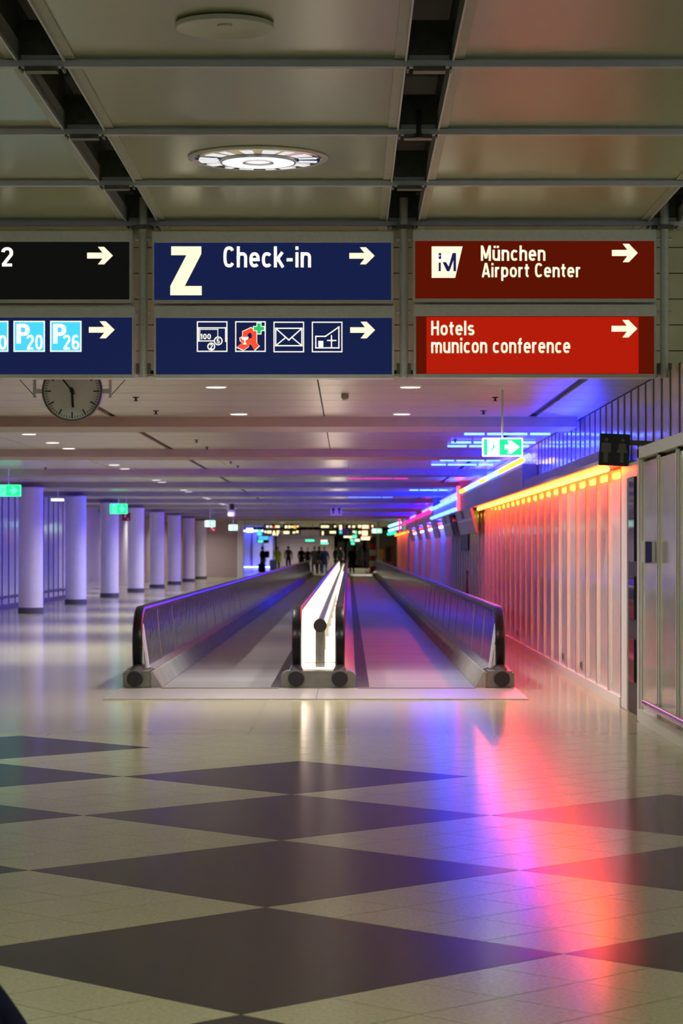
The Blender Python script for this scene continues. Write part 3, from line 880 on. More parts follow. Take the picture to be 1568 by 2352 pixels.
# ================================================================== MOVING WALKWAYS
Y0, Y1 = 26.70, 146.0        # front and far end
HZ = 0.885                   # handrail centre height
def rail_path(x, far=Y1):
    p = [(x, far - 0.5, HZ), (x, 80.0, HZ), (x, 27.45, HZ)]
    for k in range(1, 8):
        a = R(90 + 90 * k / 7)
        p.append((x, 27.45 + 0.50 * math.cos(a), HZ - 0.40 + 0.40 * math.sin(a)))
    p += [(x, 26.97, 0.36), (x, 27.02, 0.24), (x, 27.06, 0.10)]
    return p
def sweep_rail(m, pts, hw, ht):
    """flat rounded belt swept in the Y-Z plane"""
    prof = [(-hw, -ht * .6), (-hw, ht * .2), (-hw * .75, ht * .8), (0, ht), (hw * .75, ht * .8), (hw, ht * .2), (hw, -ht * .6)]
    n = len(prof); vs = []; fs = []
    for i, p in enumerate(pts):
        a = Vector(pts[max(i - 1, 0)]); b = Vector(pts[min(i + 1, len(pts) - 1)])
        t = (b - a).normalized(); nrm = Vector((0, t.z, -t.y))
        if i < 3: nrm = Vector((0, 0, 1))
        if nrm.z < -0.5: nrm = -nrm
        for u, v in prof:
            vs.append(Vector(p) + Vector((u, 0, 0)) + nrm * v)
    for i in range(len(pts) - 1):
        for k in range(n - 1):
            fs.append((i * n + k, i * n + k + 1, (i + 1) * n + k + 1, (i + 1) * n + k))
        fs.append((i * n + n - 1, i * n, (i + 1) * n, (i + 1) * n + n - 1))
    m.add(vs, fs)
def balustrade_poly(inset):
    pts = [(Y1 - 0.5, HZ - inset), (27.45, HZ - inset)]
    for k in range(1, 8):
        a = R(90 + 90 * k / 7)
        pts.append((27.45 + (0.50 - inset) * math.cos(a), HZ - 0.40 + (0.40 - inset) * math.sin(a)))
    pts += [(26.97 + inset, 0.2), (Y1 - 0.5, 0.2)]
    return pts
def handrail(x, t):
    m = MB(); sweep_rail(m, rail_path(x), 0.055, 0.035)
    h = m.build('handrail', 'rubber', t, smooth=True)
    return h
def newel_inlet(x, t):
    m = MB(); m.tube([(x, Y0 - 0.07, 0.115), (x, Y0 + 0.10, 0.125), (x, Y0 + 0.30, 0.20)], [0.088, 0.10, 0.07], 20)
    m.build('handrail_inlet', 'brush', t, smooth=True)
BAL = balustrade_poly(0.035)
def outer_side(t, x_rail, sgn):
    """balustrade on the outer side; sgn=+1 when the belt lies at larger x"""
    xi = x_rail + sgn * 0.06
    m = MB(); m.prism_x(BAL, x_rail - 0.03, x_rail + 0.03)
    for p in m.v:                                    # inner face leans outwards at the top
        if (p.x - x_rail) * sgn > 0: p.x += sgn * 0.06 * max(0, 1 - (p.z - 0.2) / 0.65)
    m.build('balustrade_panel', 'steel', t)
    # joint strips of the panel run
    for y in [29.4 + 2.4 * k for k in range(10)]:
        m = MB().prism_y([(x_rail + sgn * 0.03, HZ - 0.04), (x_rail + sgn * 0.034, HZ - 0.04), (x_rail + sgn * 0.092, 0.23), (x_rail + sgn * 0.08, 0.23)], y - 0.005, y + 0.005)
        m.build('panel_joint', 'steel_satin', t)
    m = MB()
    front = [(x_rail - sgn * 0.14, 0.0), (x_rail - sgn * 0.14, 0.20), (x_rail + sgn * 0.178, 0.20), (x_rail + sgn * 0.178, 0.0)]
    m.prism_y(front, Y0, Y0 + 0.55)
    m.build('end_cap', 'steel_rough', t, bevel=0.02)
    m = MB()
    prof = [(x_rail - sgn * 0.14, 0.0), (x_rail - sgn * 0.14, 0.20), (x_rail + sgn * 0.10, 0.225), (x_rail + sgn * 0.18, 0.20), (x_rail + sgn * 0.18, 0.0)]
    m.prism_y(prof, Y0 + 0.55, Y1)
    m.build('deck', 'steel_satin', t)
    m = MB(); m.prism_y([(x_rail + sgn * 0.18, 0.0), (x_rail + sgn * 0.18, 0.195), (x_rail + sgn * 0.20, 0.19), (x_rail + sgn * 0.30, 0.02), (x_rail + sgn * 0.30, 0.0)], Y0 + 0.02, Y1)
    m.build('skirt', 'skirt', t)
    MB().prism_y([(x_rail + sgn * 0.03, 0.72), (x_rail + sgn * 0.056, 0.72), (x_rail + sgn * 0.125, 0.22), (x_rail + sgn * 0.10, 0.22)], 27.05, 27.18).build('newel_trim', 'alu', t)
    handrail(x_rail, t); newel_inlet(x_rail, t)
tl = thing('moving_walkway', (-1.5, Y0, 0), 'left moving walkway with grey belt and steel side panel', 'walkway')
outer_side(tl, -2.40, 1)
MB().box(-2.10, -0.88, Y0 + 0.0, Y1, 0.002, 0.012).build('belt', 'belt', tl)
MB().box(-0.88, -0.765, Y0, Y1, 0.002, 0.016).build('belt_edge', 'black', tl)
MB().box(-2.56, -0.34, 24.75, Y0 - 0.005, 0.001, 0.014).build('landing_plate', 'plate', tl)
MB().box(-2.10, -0.78, Y0 - 0.16, Y0 - 0.01, 0.0145, 0.020).build('comb', 'steel_rough', tl)
tr = thing('moving_walkway', (0.8, Y0, 0), 'right moving walkway with belt tinted blue by neon light', 'walkway')
outer_side(tr, 1.725, -1)
MB().box(0.235, 1.43, Y0 + 0.0, Y1, 0.002, 0.012).build('belt', 'belt', tr)
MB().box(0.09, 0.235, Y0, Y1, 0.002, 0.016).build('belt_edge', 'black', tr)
MB().box(-0.335, 1.88, 24.75, Y0 - 0.005, 0.001, 0.014).build('landing_plate', 'plate', tr)
MB().box(0.10, 1.42, Y0 - 0.16, Y0 - 0.01, 0.0145, 0.020).build('comb', 'steel_rough', tr)
MB().box(0.10, 1.88, Y1, Y1 + 1.5, 0.001, 0.014).build('landing_plate', 'plate', tr)
# centre balustrades with lit inner panels and a tube rail between them
tc = thing('centre_balustrade', (-0.34, Y0, 0), 'twin handrail centre balustrade with glowing white inner panels', 'balustrade')
for x, sg in ((-0.588, 1), (-0.098, -1)):
    m = MB(); m.prism_x(BAL, x - 0.025, x + 0.025); m.build('balustrade_panel', 'steel', tc)
    m = MB(); m.prism_x(balustrade_poly(0.06), x + sg * 0.027, x + sg * 0.032); m.build('lit_panel', 'centre_lit', tc)
    handrail(x, tc); newel_inlet(x, tc)
    for y in [29.4 + 2.4 * k for k in range(8)]:
        MB().box(x - 0.031, x + 0.031, y - 0.005, y + 0.005, 0.24, HZ - 0.04).build('panel_joint', 'alu', tc)
m = MB(); m.prism_y([(-0.76, 0), (-0.76, 0.17), (-0.70, 0.20), (0.02, 0.20), (0.083, 0.17), (0.083, 0)], Y0, Y0 + 0.35)
m.build('end_cap', 'steel_rough', tc, bevel=0.012)
m = MB(); m.prism_y([(-0.76, 0), (-0.76, 0.03), (-0.63, 0.20), (-0.05, 0.20), (0.083, 0.03), (0.083, 0)], Y0 + 0.35, Y1)
m.build('deck', 'steel_satin', tc)
MB().box(-0.555, -0.131, 27.05, Y1 - 0.6, 0.205, 0.215).build('lit_tray', 'centre_lit', tc)
MB().tube([(-0.325, 27.15, 0.70), (-0.325, Y1 - 1, 0.70)], 0.068, 20).build('tube_rail', 'steel', tc, smooth=True)
MB().tube([(-0.325, 27.12, 0.70), (-0.325, 27.16, 0.70)], 0.078, 24).build('tube_cap', 'black', tc, smooth=True)
MB().box(-0.380, -0.270, 27.25, 27.35, 0.215, 0.66).box(-0.332, -0.318, 27.235, 27.25, 0.215, 0.64).build('rail_post', 'steel_rough', tc, bevel=0.006)
for k in range(1, 8):
    MB().box(-0.350, -0.300, 27.25 + 4.8 * k, 27.30 + 4.8 * k, 0.215, 0.66).build('rail_post', 'steel_rough', tc)
MB().tube([(-0.50, 27.04, 0.28), (-0.15, 27.04, 0.28)], 0.006, 6).build('end_bar', 'bracket', tc)

# ================================================================== COLUMNS
names = ['first', 'second', 'third', 'fourth', 'fifth', 'sixth', 'seventh', 'eighth', 'ninth', 'tenth', 'eleventh', 'twelfth', 'thirteenth', 'fourteenth', 'fifteenth', 'sixteenth', 'seventeenth']
col_mesh = None
for k in range(8):
    y = 58.3 + 9.6 * k
    lab = names[k] + ' round white column from the left edge of the corridor'
    if k == 0: lab = 'nearest round white column, by the green exit sign at left'
    if col_mesh is None:
        t = thing('column', (-7.8, y, 0), lab, 'column', 'white round columns along the left side')
        MB().lathe((-7.8, y, 0), [(0.30, 0.14), (0.30, ZC - 0.125)], 40).build('shaft', 'white_paint', t, smooth=True)
        MB().lathe((-7.8, y, 0), [(0.315, 0.0), (0.315, 0.14), (0.29, 0.15)], 40).build('plinth', 'dark_plinth', t, smooth=True)
        MB().lathe((-7.8, y, 0), [(0.31, ZC - 0.16), (0.31, ZC - 0.125)], 40).build('collar', 'alu', t, smooth=True)
        col_mesh = t
    else:
        copy_tree(col_mesh, (-7.8, y, 0), lab)

# ================================================================== EXIT SIGNS
def exit_sign(x, y, z, wd, ht, label, arrow=True, drop=ZC, wm='exit_white'):
    t = thing('exit_sign', (x, y, z), label, 'exit sign')
    MB().box(x - wd / 2, x + wd / 2, y, y + 0.09, z, z + ht).build('case', wm, t, bevel=0.006)
    MB().box(x - wd / 2 + 0.012, x + wd / 2 - 0.012, y - 0.004, y, z + 0.012, z + ht - 0.012).build('face', 'exit_green', t)
    a = ht
    u = lambda px, pz: (x - wd / 2 + px * wd, z + pz * ht)
    m = MB(); m.prism_y([u(.12, .07), u(.42, .07), u(.42, .93), u(.12, .93)], y - 0.008, y - 0.004); dr = m.build('door_symbol', wm, t)
    m = MB(); m.prism_y([u(.24, .40), u(.28, .40), u(.31, .62), u(.26, .62)], y - 0.011, y - 0.008)
    m.prism_y([u(.19, .30), u(.21, .26), u(.28, .44), u(.25, .46)], y - 0.011, y - 0.008); m.prism_y([u(.265, .66), u(.295, .66), u(.295, .74), u(.265, .74)], y - 0.011, y - 0.008)
    m.build('running_figure', 'exit_green', dr)
    m = MB(); m.prism_y([u(.55, .38), u(.66, .38), u(.62, .16), u(.72, .16), u(.92, .5), u(.72, .84), u(.62, .84), u(.66, .62), u(.55, .62)], y - 0.008, y - 0.004)
    m.build('arrow', wm, t)
    if drop:
        MB().tube([(x, y + 0.045, z + ht), (x, y + 0.045, drop)], 0.011, 8).build('hanger_rod', 'alu', t)
    return t
c = W(1154, 1048, 24.5); exit_sign(c.x, 24.5, c.z, 0.415, 0.19, 'large green exit sign with white arrow hanging by the right wall')
c = W(19, 1140, 48.3); exit_sign(c.x, 48.3, c.z, 0.50, 0.235, 'green exit sign at the left edge, before the nearest column', wm='exit_mint')
c = W(272, 1180, 68.5); exit_sign(c.x, 68.5, c.z, 0.50, 0.285, 'green exit sign hanging before the third and fourth columns', wm='exit_mint')
c = W(482, 1210, 92); exit_sign(c.x, 92, c.z, 0.39, 0.24, 'small green exit sign hanging before the last columns')
c = W(535, 1218, 105); exit_sign(c.x, 105, c.z, 0.38, 0.24, 'small green exit sign hanging before the brown wall block')
c = W(865, 1224, 150); exit_sign(c.x, 150, c.z, 0.62, 0.26, 'white glowing exit sign above the red striped pillar', drop=3.44)

# ================================================================== DOWNLIGHTS, SPRINKLERS, DETECTOR
protos = {}
def downlight(x, y, group, label, key='d'):
    if key not in protos:
        t = thing('downlight', (x, y, ZC), label, 'downlight', group)
        MB().lathe((x, y, ZC), [(0.085, -0.010), (0.105, -0.012), (0.12, 0.0)], 24).build('trim_ring', 'alu', t, smooth=True)
        MB().lathe((x, y, ZC), [(0.0001, -0.0135), (0.10, -0.013), (0.10, -0.006)], 24).build('lens', 'lamp_disc', t)
        area_light('lamp_light', t, (x, y, ZC - 0.03), L_DOWN if key == 'd' else L_DOWN * 1.1, 0.18, (1.0, 0.97, 0.95))
        protos[key] = t
        return t
    c_ = copy_tree(protos[key], (x, y, ZC), label); c_['group'] = group
    return c_
downlight(-1.34, 24.0, 'first corridor downlights', 'round downlight under the blue pictogram sign, left of two')
downlight(0.625, 24.0, 'first corridor downlights', 'round downlight under the gap before the red signs, right of two')
downlight(-1.33, 28.8, 'first corridor downlights', 'round downlight just before first beam, left of two')
downlight(0.645, 28.8, 'first corridor downlights', 'round downlight just before first beam, right of two')
for i, y in enumerate((33.8, 36.5, 38.6, 46.1, 48.3, 56.2, 57.9, 65.6, 67.5, 75.5, 77.1, 85.2, 86.7, 95.0, 104.0, 114.0, 124.0)):
    downlight(-4.55, y, 'downlights in a row above the left aisle', names[i] + ' lit downlight from the camera in the row above the left aisle', 'aisle')
for i, (x, y) in enumerate(((-9.3, 80.5), (-9.3, 90.0), (-9.3, 99.5), (-9.3, 109.0), (-8.2, 120.5), (-8.2, 131.0))):  # downlights added to brighten the alcove and the brown block
    downlight(x, y, 'added alcove downlights behind the columns', names[i] + ' added downlight brightening the alcove behind the left columns', 'aisle')
sp = None
spl = ['left of the near pair under the blue pictogram sign', 'under the blue pictogram sign, just before first beam', 'behind the exit sign rod', 'left of the exit sign rod, before first beam', 'second bay, left, nearer', 'second bay, left, farther', 'second bay, right, nearer', 'second bay, right, farther', 'above the nearest left column', 'third bay, middle, nearer', 'third bay, middle, farther']
for qi, (px, py) in enumerate(((312, 912), (358, 943), (1137, 912), (1110, 943), (451, 1010), (475, 1026), (1045, 1010), (1032, 1024), (105, 1074), (530, 1060), (546, 1069))):
    y = F * (ZC - EYE) / (1262 - py); x = (px - 800) * y / F
    if abs((y - 29.5) % 9.6) < 1.4: y -= 1.5
    if sp is None:
        sp = thing('sprinkler', (x, y, ZC), 'dark ceiling sprinkler ' + spl[qi], 'sprinkler', 'ceiling sprinklers')
        MB().lathe((x, y, ZC), [(0.035, 0.0), (0.035, -0.008), (0.012, -0.012), (0.012, -0.04)], 12).build('base', 'black', sp)
        MB().lathe((x, y, ZC), [(0.028, -0.045), (0.028, -0.04), (0.0001, -0.036)], 12).build('deflector', 'black', sp)
    else:
        copy_tree(sp, (x, y, ZC), 'dark ceiling sprinkler ' + spl[qi])
y = F * (ZC - EYE) / (1262 - 905); x = (792 - 800) * y / F
t = thing('smoke_detector', (x, y, ZC), 'small square detector box on the ceiling under the blue sign', 'detector')
MB().box(x - 0.04, x + 0.04, y - 0.06, y + 0.06, ZC - 0.055, ZC).build('body', 'grey_board', t, bevel=0.008)
MB().lathe((x, y, ZC), [(0.0001, -0.075), (0.025, -0.07), (0.03, -0.055)], 14).build('sensor', 'alu', t)

# ================================================================== NEON ALONG THE RIGHT WALL
def neon(name, pts, r, m_, label, clips=True, group=None):
    p0 = Vector(pts[0])
    t = thing(name, p0, label, 'neon tube', group)
    MB().tube(pts, r, 10).build('glass_tube', m_, t, smooth=True)
    if clips:
        a, b = Vector(pts[0]), Vector(pts[-1]); n = max(2, int((b - a).length / 4))
        for k in range(n):
            q = a.lerp(b, (k + 0.5) / n)
            MB().tube([q - (b - a).normalized() * 0.02, q + (b - a).normalized() * 0.02], r * 1.25, 10).build('tube_clip', 'white_paint', t)
    return t
neon('neon_tube', [(XW - 0.17, 23.5, 2.365), (XW - 0.17, 46.8, 2.365)], 0.026, 'neon_orange', 'long orange neon tube along the top of the right wall panels')
neon('neon_tube', [(XW - 0.14, 49.5, 2.30), (XW - 0.14, 52.8, 2.30)], 0.026, 'neon_yellow', 'short yellow neon tube hidden behind the nearest tilted board')
neon('neon_tube', [(XCL - 0.09, 27.5, 2.62), (XCL - 0.09, 36.0, 2.62)], 0.022, 'neon_ledge', 'blue neon tube on the ledge behind the purple fascia')
MB().box(XW - 0.02, XW, 24.3, 36.6, 2.44, 2.635).build('ledge_fascia', 'fascia', wall_right)
# fascia boxes above the ledge
def fascia_box(y0, y1, z1, label):
    t = thing('fascia_box', (2.83, y0, 2.44), label, 'fascia')
    MB().box(2.70, XCL - 0.005, y0, y1, 2.44, z1).build('box_body', 'fascia', t, bevel=0.01)
    MB().box(2.695, 2.70, y0, y1, z1 - 0.05, z1).build('top_rail', 'alu', t)
    return t
fascia_box(36.8, 56.8, 2.90, 'long grey fascia box with yellow and cyan neon edge')
fascia_box(58.5, 75.4, 2.86, 'grey fascia box carrying two pale blue neon tubes')
fascia_box(76.4, 94.6, 2.80, 'far grey fascia box under the magenta neon, nearer half')
fascia_box(95.8, 111.6, 2.80, 'far grey fascia box under the magenta neon, farther half')
Z1 = 2.955
for a, b_, m_, lab in ((36.8, 42.2, 'neon_yellow', 'yellow neon tube at the near end of the fascia box'), (42.2, 46.0, 'neon_cyan', 'pale cyan neon tube next to the near yellow one'), (46.0, 48.2, 'neon_yellow', 'short yellow neon tube between two cyan ones'), (48.2, 54.2, 'neon_cyan', 'pale cyan neon tube towards far end of fascia box'), (54.2, 56.8, 'neon_yellow', 'yellow neon tube at far end of the fascia box')):
    neon('neon_tube', [(2.69, a, Z1), (2.69, b_, Z1)], 0.045, m_, lab, clips=False)
neon('neon_tube', [(2.66, 57.4, 2.44), (2.66, 57.4, 3.10)], 0.04, 'neon_red', 'upright red neon tube at the end of the fascia box', clips=False)
neon('neon_tube', [(2.635, 58.6, 2.84), (2.635, 75.3, 2.84)], 0.045, 'tube_cyan', 'upper of two pale blue neon tubes past the red one')
neon('neon_tube', [(2.635, 58.6, 2.56), (2.635, 75.3, 2.56)], 0.045, 'tube_cyan', 'lower of two pale blue neon tubes past the red one')
neon('neon_tube', [(2.632, 77.0, 2.82), (2.632, 120.0, 2.82)], 0.045, 'neon_magenta', 'long magenta neon tube in the far part of the right wall')
neon('neon_tube', [(2.60, 121.0, 2.5), (2.60, 121.0, 3.1)], 0.05, 'neon_magenta', 'upright magenta neon tube at the far end of the right wall', clips=False)
neon('neon_tube', [(2.2, 128.0, 2.82), (2.66, 122.0, 2.95)], 0.07, 'neon_cyan', 'upper short cyan neon tube in the far cluster', clips=False)
neon('neon_tube', [(2.2, 128.0, 2.58), (2.66, 122.0, 2.70)], 0.07, 'neon_cyan', 'lower short cyan neon tube in the far cluster', clips=False)
neon('neon_tube', [(2.15, 128.4, 2.40), (2.50, 126.0, 2.45)], 0.07, 'neon_green', 'short green neon tube under the far cyan ones', clips=False)
# blue wash tubes high on the clerestory, then reflection streaks built as added ceiling tubes
neon('neon_tube', [(XCL - 0.045, 38.0, 3.08), (XCL - 0.045, 56.0, 3.08)], 0.035, 'neon_blue', 'blue neon tube high above the yellow edged fascia box')
neon('neon_tube', [(XCL - 0.045, 60.0, 3.06), (XCL - 0.045, 74.0, 3.06)], 0.035, 'neon_blue', 'blue neon tube high above the pair of pale blue ones')
neon('neon_tube', [(XCL - 0.045, 78.0, 3.04), (XCL - 0.045, 92.0, 3.04)], 0.035, 'neon_blue', 'blue neon tube above the magenta one, nearer half')
neon('neon_tube', [(XCL - 0.045, 97.0, 3.04), (XCL - 0.045, 110.0, 3.04)], 0.035, 'neon_blue', 'blue neon tube above the magenta one, farther half')
for i, (y, x0, x1, m_, lab) in enumerate(((33.2, 1.62, 2.82, 'tube_cyan', 'added pale blue tube for a ceiling reflection behind the large exit sign, nearest'), (35.8, 1.55, 2.82, 'tube_cyan', 'added pale blue tube for a ceiling reflection behind the large exit sign, middle'), (37.1, 1.55, 2.82, 'tube_cyan', 'added pale blue tube for a ceiling reflection behind the large exit sign, farthest'),
        (43.0, 1.66, 2.75, 'tube_cyan', 'added pale blue tube for a ceiling reflection after the second beam, nearer'), (45.2, 1.58, 2.75, 'tube_cyan', 'added pale blue tube for a ceiling reflection after the second beam, farther'), (54.0, 0.0, 1.35, 'reflection_pink', 'added pink tube for a ceiling reflection lying across mid corridor'),
        (64.6, 1.66, 2.7, 'tube_cyan', 'added pale blue tube for a ceiling reflection above the tilted boards'), (73.0, 0.0, 1.35, 'tube_cyan', 'added pale blue tube for a ceiling reflection across the far corridor'))):
    neon('neon_tube', [(x0, y, ZC - 0.035), (x1, y, ZC - 0.035)], 0.016, m_, lab)
# lamps washing the far lower wall, behind the tilted boards
for a, b_, m_, lab in ((62.5, 65.5, 'neon_red', 'red neon behind the gap after the second tilted board'), (70.2, 74.0, 'wash_orange', 'orange neon behind the gap after the third tilted board'), (78.0, 82.5, 'wash_orange', 'orange neon behind the gap after the fourth tilted board'), (86.6, 91.5, 'neon_red', 'red neon behind the gap after the fifth tilted board'), (96.5, 104.0, 'wash_orange', 'orange neon after the last tilted board'), (108.0, 132.0, 'wash_orange', 'orange neon at the far end of the right wall')):
    neon('neon_tube', [(XW - 0.12, a, 2.34), (XW - 0.12, b_, 2.34)], 0.03, m_, lab, clips=False)
for a, b_, lab in ((66.0, 70.0, 'blue neon behind the third tilted board'), (74.4, 77.6, 'blue neon behind the fourth tilted board'), (83.0, 86.3, 'blue neon behind the fifth tilted board'), (92.0, 96.0, 'blue neon behind the last tilted board')):
    neon('neon_tube', [(XW - 0.12, a, 2.2), (XW - 0.12, b_, 2.2)], 0.03, 'wash_blue', lab, clips=False)

# tilted boards hung from the ledge
for i, (a, b_) in enumerate(((47.0, 53.4), (57.0, 61.6), (66.0, 69.6), (74.5, 77.4), (83.0, 86.0), (92.0, 95.6))):
    t = thing('tilted_board', (2.5, a, 2.0), names[i] + ' tilted grey board beyond the orange wall panels', 'board', 'tilted boards along the right wall')
    m = MB(); m.prism_y([(2.40, 2.395), (2.46, 2.395), (2.58, 1.90), (2.52, 1.90)], a, b_); m.build('board_panel', 'grey_board', t, bevel=0.008)
    m = MB(); m.prism_y([(2.447, 2.20), (2.455, 2.215), (2.462, 2.17), (2.454, 2.155)], a + 0.05, b_ - 0.05); m.build('trim_strip', 'alu', t)
    for y in (a + 0.3, b_ - 0.3):
        MB().tube([(2.44, y, 2.37), (2.69, y, 2.37)], 0.02, 8).build('support_arm', 'mullion', t)
    if i < 2:
        m = MB(); m.prism_y([(2.399, 2.38), (2.404, 2.38), (2.442, 2.22), (2.437, 2.22)], a + (b_ - a) * 0.45, a + (b_ - a) * 0.62); m.build('dark_field', 'black', t)

# ================================================================== RESTROOM SIGNS
def man_woman(t, cx, cz, y, s_, mname):
    for nm, dx in (('man_symbol', -0.27), ('woman_symbol', 0.27)):
        x = cx + dx * s_
        m = MB(); m.disc_y((x, y - 0.004, cz + 0.33 * s_), 0, 0.055 * s_, 0.004, 16)
        if nm == 'man_symbol':
            m.prism_y([(x - .15 * s_, cz + .22 * s_), (x + .15 * s_, cz + .22 * s_), (x + .17 * s_, cz - .08 * s_), (x + .08 * s_, cz - .10 * s_), (x + .07 * s_, cz - .42 * s_), (x - .07 * s_, cz - .42 * s_), (x - .08 * s_, cz - .10 * s_), (x - .17 * s_, cz - .08 * s_)], y - 0.004, y)
        else:
            m.prism_y([(x - .11 * s_, cz + .22 * s_), (x + .11 * s_, cz + .22 * s_), (x + .14 * s_, cz + .02 * s_), (x + .19 * s_, cz - .08 * s_), (x + .06 * s_, cz - .10 * s_), (x + .05 * s_, cz - .42 * s_), (x - .05 * s_, cz - .42 * s_), (x - .06 * s_, cz - .10 * s_), (x - .19 * s_, cz - .08 * s_), (x - .14 * s_, cz + .02 * s_)], y - 0.004, y)
        m.build(nm, mname, t)
mat('navy_board', (0.012, 0.013, 0.03), 0.35, noise=0.1)
mat('symbol_grey', (0.13, 0.13, 0.14), 0.5, noise=0.05)
c = W(1410, 1033, 22.9)
t = thing('restroom_sign', c, 'dark navy restroom sign with man and woman above the door', 'sign')
MB().box(c.x - 0.145, c.x + 0.145, 22.9, 22.94, c.z - 0.155, c.z + 0.155).build('board', 'navy_board', t, bevel=0.006)
man_woman(t, c.x, c.z, 22.9, 0.29, 'symbol_grey')
MB().box(c.x + 0.14, XCL, 22.91, 22.93, c.z + 0.05, c.z + 0.10).build('wall_arm', 'mullion', t)
t.rotation_euler = (0, R(3), R(-12))
c = W(772, 1170, 88)
t = thing('restroom_sign', c, 'pale hanging restroom sign in the middle of far corridor', 'sign')
mat('pale_board', (0.75, 0.62, 0.70), 0.4, noise=0.04)
MB().box(c.x - 0.22, c.x + 0.22, 88, 88.04, c.z - 0.22, c.z + 0.22).build('board', 'pale_board', t, bevel=0.01)
man_woman(t, c.x, c.z, 88, 0.40, 'cone_dark')
MB().tube([(c.x, 88.02, c.z + 0.22), (c.x, 88.02, ZC)], 0.012, 6).build('hanger_rod', 'alu', t)
c = W(792, 1222, 120)
t = thing('hanging_sign', c, 'small violet square sign hanging from a rod far off', 'sign')
MB().box(c.x - 0.15, c.x + 0.15, 120, 120.04, c.z - 0.17, c.z + 0.17).build('board', 'banner', t, bevel=0.01)
MB().tube([(c.x, 120.02, c.z + 0.17), (c.x, 120.02, ZC)], 0.012, 6).build('hanger_rod', 'alu', t)

# ================================================================== SMALL THINGS ON THE WALLS
x = XW_NEAR
c = W(1488, 1268, 20.6)
t = thing('wall_box', (x - 0.02, 20.7, c.z - 0.1), 'small grey box with blue front on the near right wall', 'box')
MB().box(x - 0.11, x - 0.012, 20.55, 20.72, c.z - 0.10, c.z + 0.10).build('case', 'white_paint', t, bevel=0.008)
MB().box(x - 0.10, x - 0.045, 20.545, 20.55, c.z - 0.09, c.z + 0.09).build('front_plate', 'blue_box', t)
t = thing('bumper_rail', (x - 0.06, 19.0, 0.22), 'low metal bumper rail at the foot of near right wall', 'rail')
MB().tube([(x - 0.10, 20.6, 0.235), (x - 0.10, 4.0, 0.235)], 0.03, 12).build('rail_tube', 'steel', t, smooth=True)
for y in (20.3, 17.5, 14.5, 11.5, 8.5):
    MB().box(x - 0.10, x - 0.012, y - 0.02, y + 0.02, 0.21, 0.25).build('rail_bracket', 'alu', t)
for i, (y, lab) in enumerate(((27.75, 'dark socket plate low on right wall, nearest the door'), (30.1, 'dark socket plate low on right wall, middle of three'), (38.3, 'dark socket plate low on right wall, farthest of three'))):
    t = thing('wall_socket', (XW, y, 0.2), lab, 'socket')
    MB().box(XW - 0.012, XW, y - 0.10, y + 0.14, 0.17, 0.27).build('plate', 'grey_board', t, bevel=0.003)
    MB().box(XW - 0.016, XW - 0.012, y - 0.05, y + 0.05, 0.19, 0.25).build('outlet', 'black', t)
# slim dark stand by the right wall
t = thing('floor_stand', (2.25, 45.0, 0), 'slim dark folded floor stand beside the right handrail', 'stand')
m = MB(); m.prism_y([(2.17, 0.0), (2.31, 0.0), (2.265, 1.17), (2.245, 1.17)], 45.0, 45.03); m.build('front_leaf', 'cone_dark', t)
m = MB(); m.prism_y([(2.17, 0.0), (2.31, 0.0), (2.265, 1.15), (2.245, 1.15)], 45.08, 45.10); m.build('rear_leaf', 'cone_dark', t)
MB().tube([(2.235, 45.05, 1.14), (2.275, 45.05, 1.14)], 0.05, 8).build('hinge', 'black', t)
# left side: emergency lamp, fire signs, blue notice, hanging camera
c = W(132, 1148, 64.0)
t = thing('emergency_lamp', (c.x, 64.0, c.z), 'small white emergency lamp between the first two columns', 'lamp')
MB().box(c.x - 0.19, c.x + 0.19, 64.0, 64.1, c.z - 0.05, c.z + 0.05).build('case', 'white_paint', t, bevel=0.01)
MB().box(c.x - 0.17, c.x + 0.17, 63.99, 64.0, c.z - 0.03, c.z + 0.03).build('diffuser', 'lamp_ring', t)
MB().tube([(c.x, 64.05, c.z + 0.05), (c.x, 64.05, ZC)], 0.012, 6).build('hanger_rod', 'alu', t)
for (px, py, d, sz, lab) in ((290, 1187, 76.0, 0.26, 'red fire extinguisher sign beside the fourth column'), (488, 1214, 96.0, 0.22, 'small red fire sign beneath the far exit sign')):
    c = W(px, py, d)
    t = thing('fire_sign', (c.x, d, c.z), lab, 'sign')
    MB().box(c.x - sz / 2, c.x + sz / 2, d, d + 0.03, c.z - sz / 2, c.z + sz / 2).build('board', 'red_paint', t, bevel=0.005)
    MB().box(c.x - sz * .25, c.x - sz * .02, d - 0.004, d, c.z - sz * .1, c.z + sz * .35).box(c.x + sz * .1, c.x + sz * .3, d - 0.004, d, c.z - sz * .38, c.z - sz * .18).build('symbol', 'pale_board', t)
    MB().tube([(c.x, d + 0.015, c.z + sz / 2), (c.x, d + 0.015, ZC)], 0.01, 6).build('hanger_rod', 'alu', t)
c = W(283, 1260, 104.0)
t = thing('notice', (-10.16, 104.0, c.z), 'small blue notice on the wall behind the columns', 'notice')
MB().box(-10.195, -10.17, 98.5, 101.3, c.z - 0.11, c.z + 0.13).build('plate', 'blue_box', t)
MB().box(-10.172, -10.165, 99.0, 100.8, c.z - 0.02, c.z + 0.06).build('symbol', 'pale_board', t)
c = W(531, 1172, 86.0)
t = thing('ceiling_camera', (c.x, 86.0, c.z), 'pale box hanging from the ceiling with dark top bracket', 'camera')
MB().box(c.x - 0.13, c.x + 0.13, 86, 86.3, c.z - 0.22, c.z + 0.02).build('housing', 'pale_board', t, bevel=0.03)
MB().box(c.x - 0.05, c.x + 0.10, 86.05, 86.2, c.z + 0.02, c.z + 0.24).build('bracket', 'black', t)
MB().box(c.x - 0.16, c.x - 0.10, 86.0, 86.05, c.z + 0.0, c.z + 0.22).build('side_plate', 'white_paint', t)

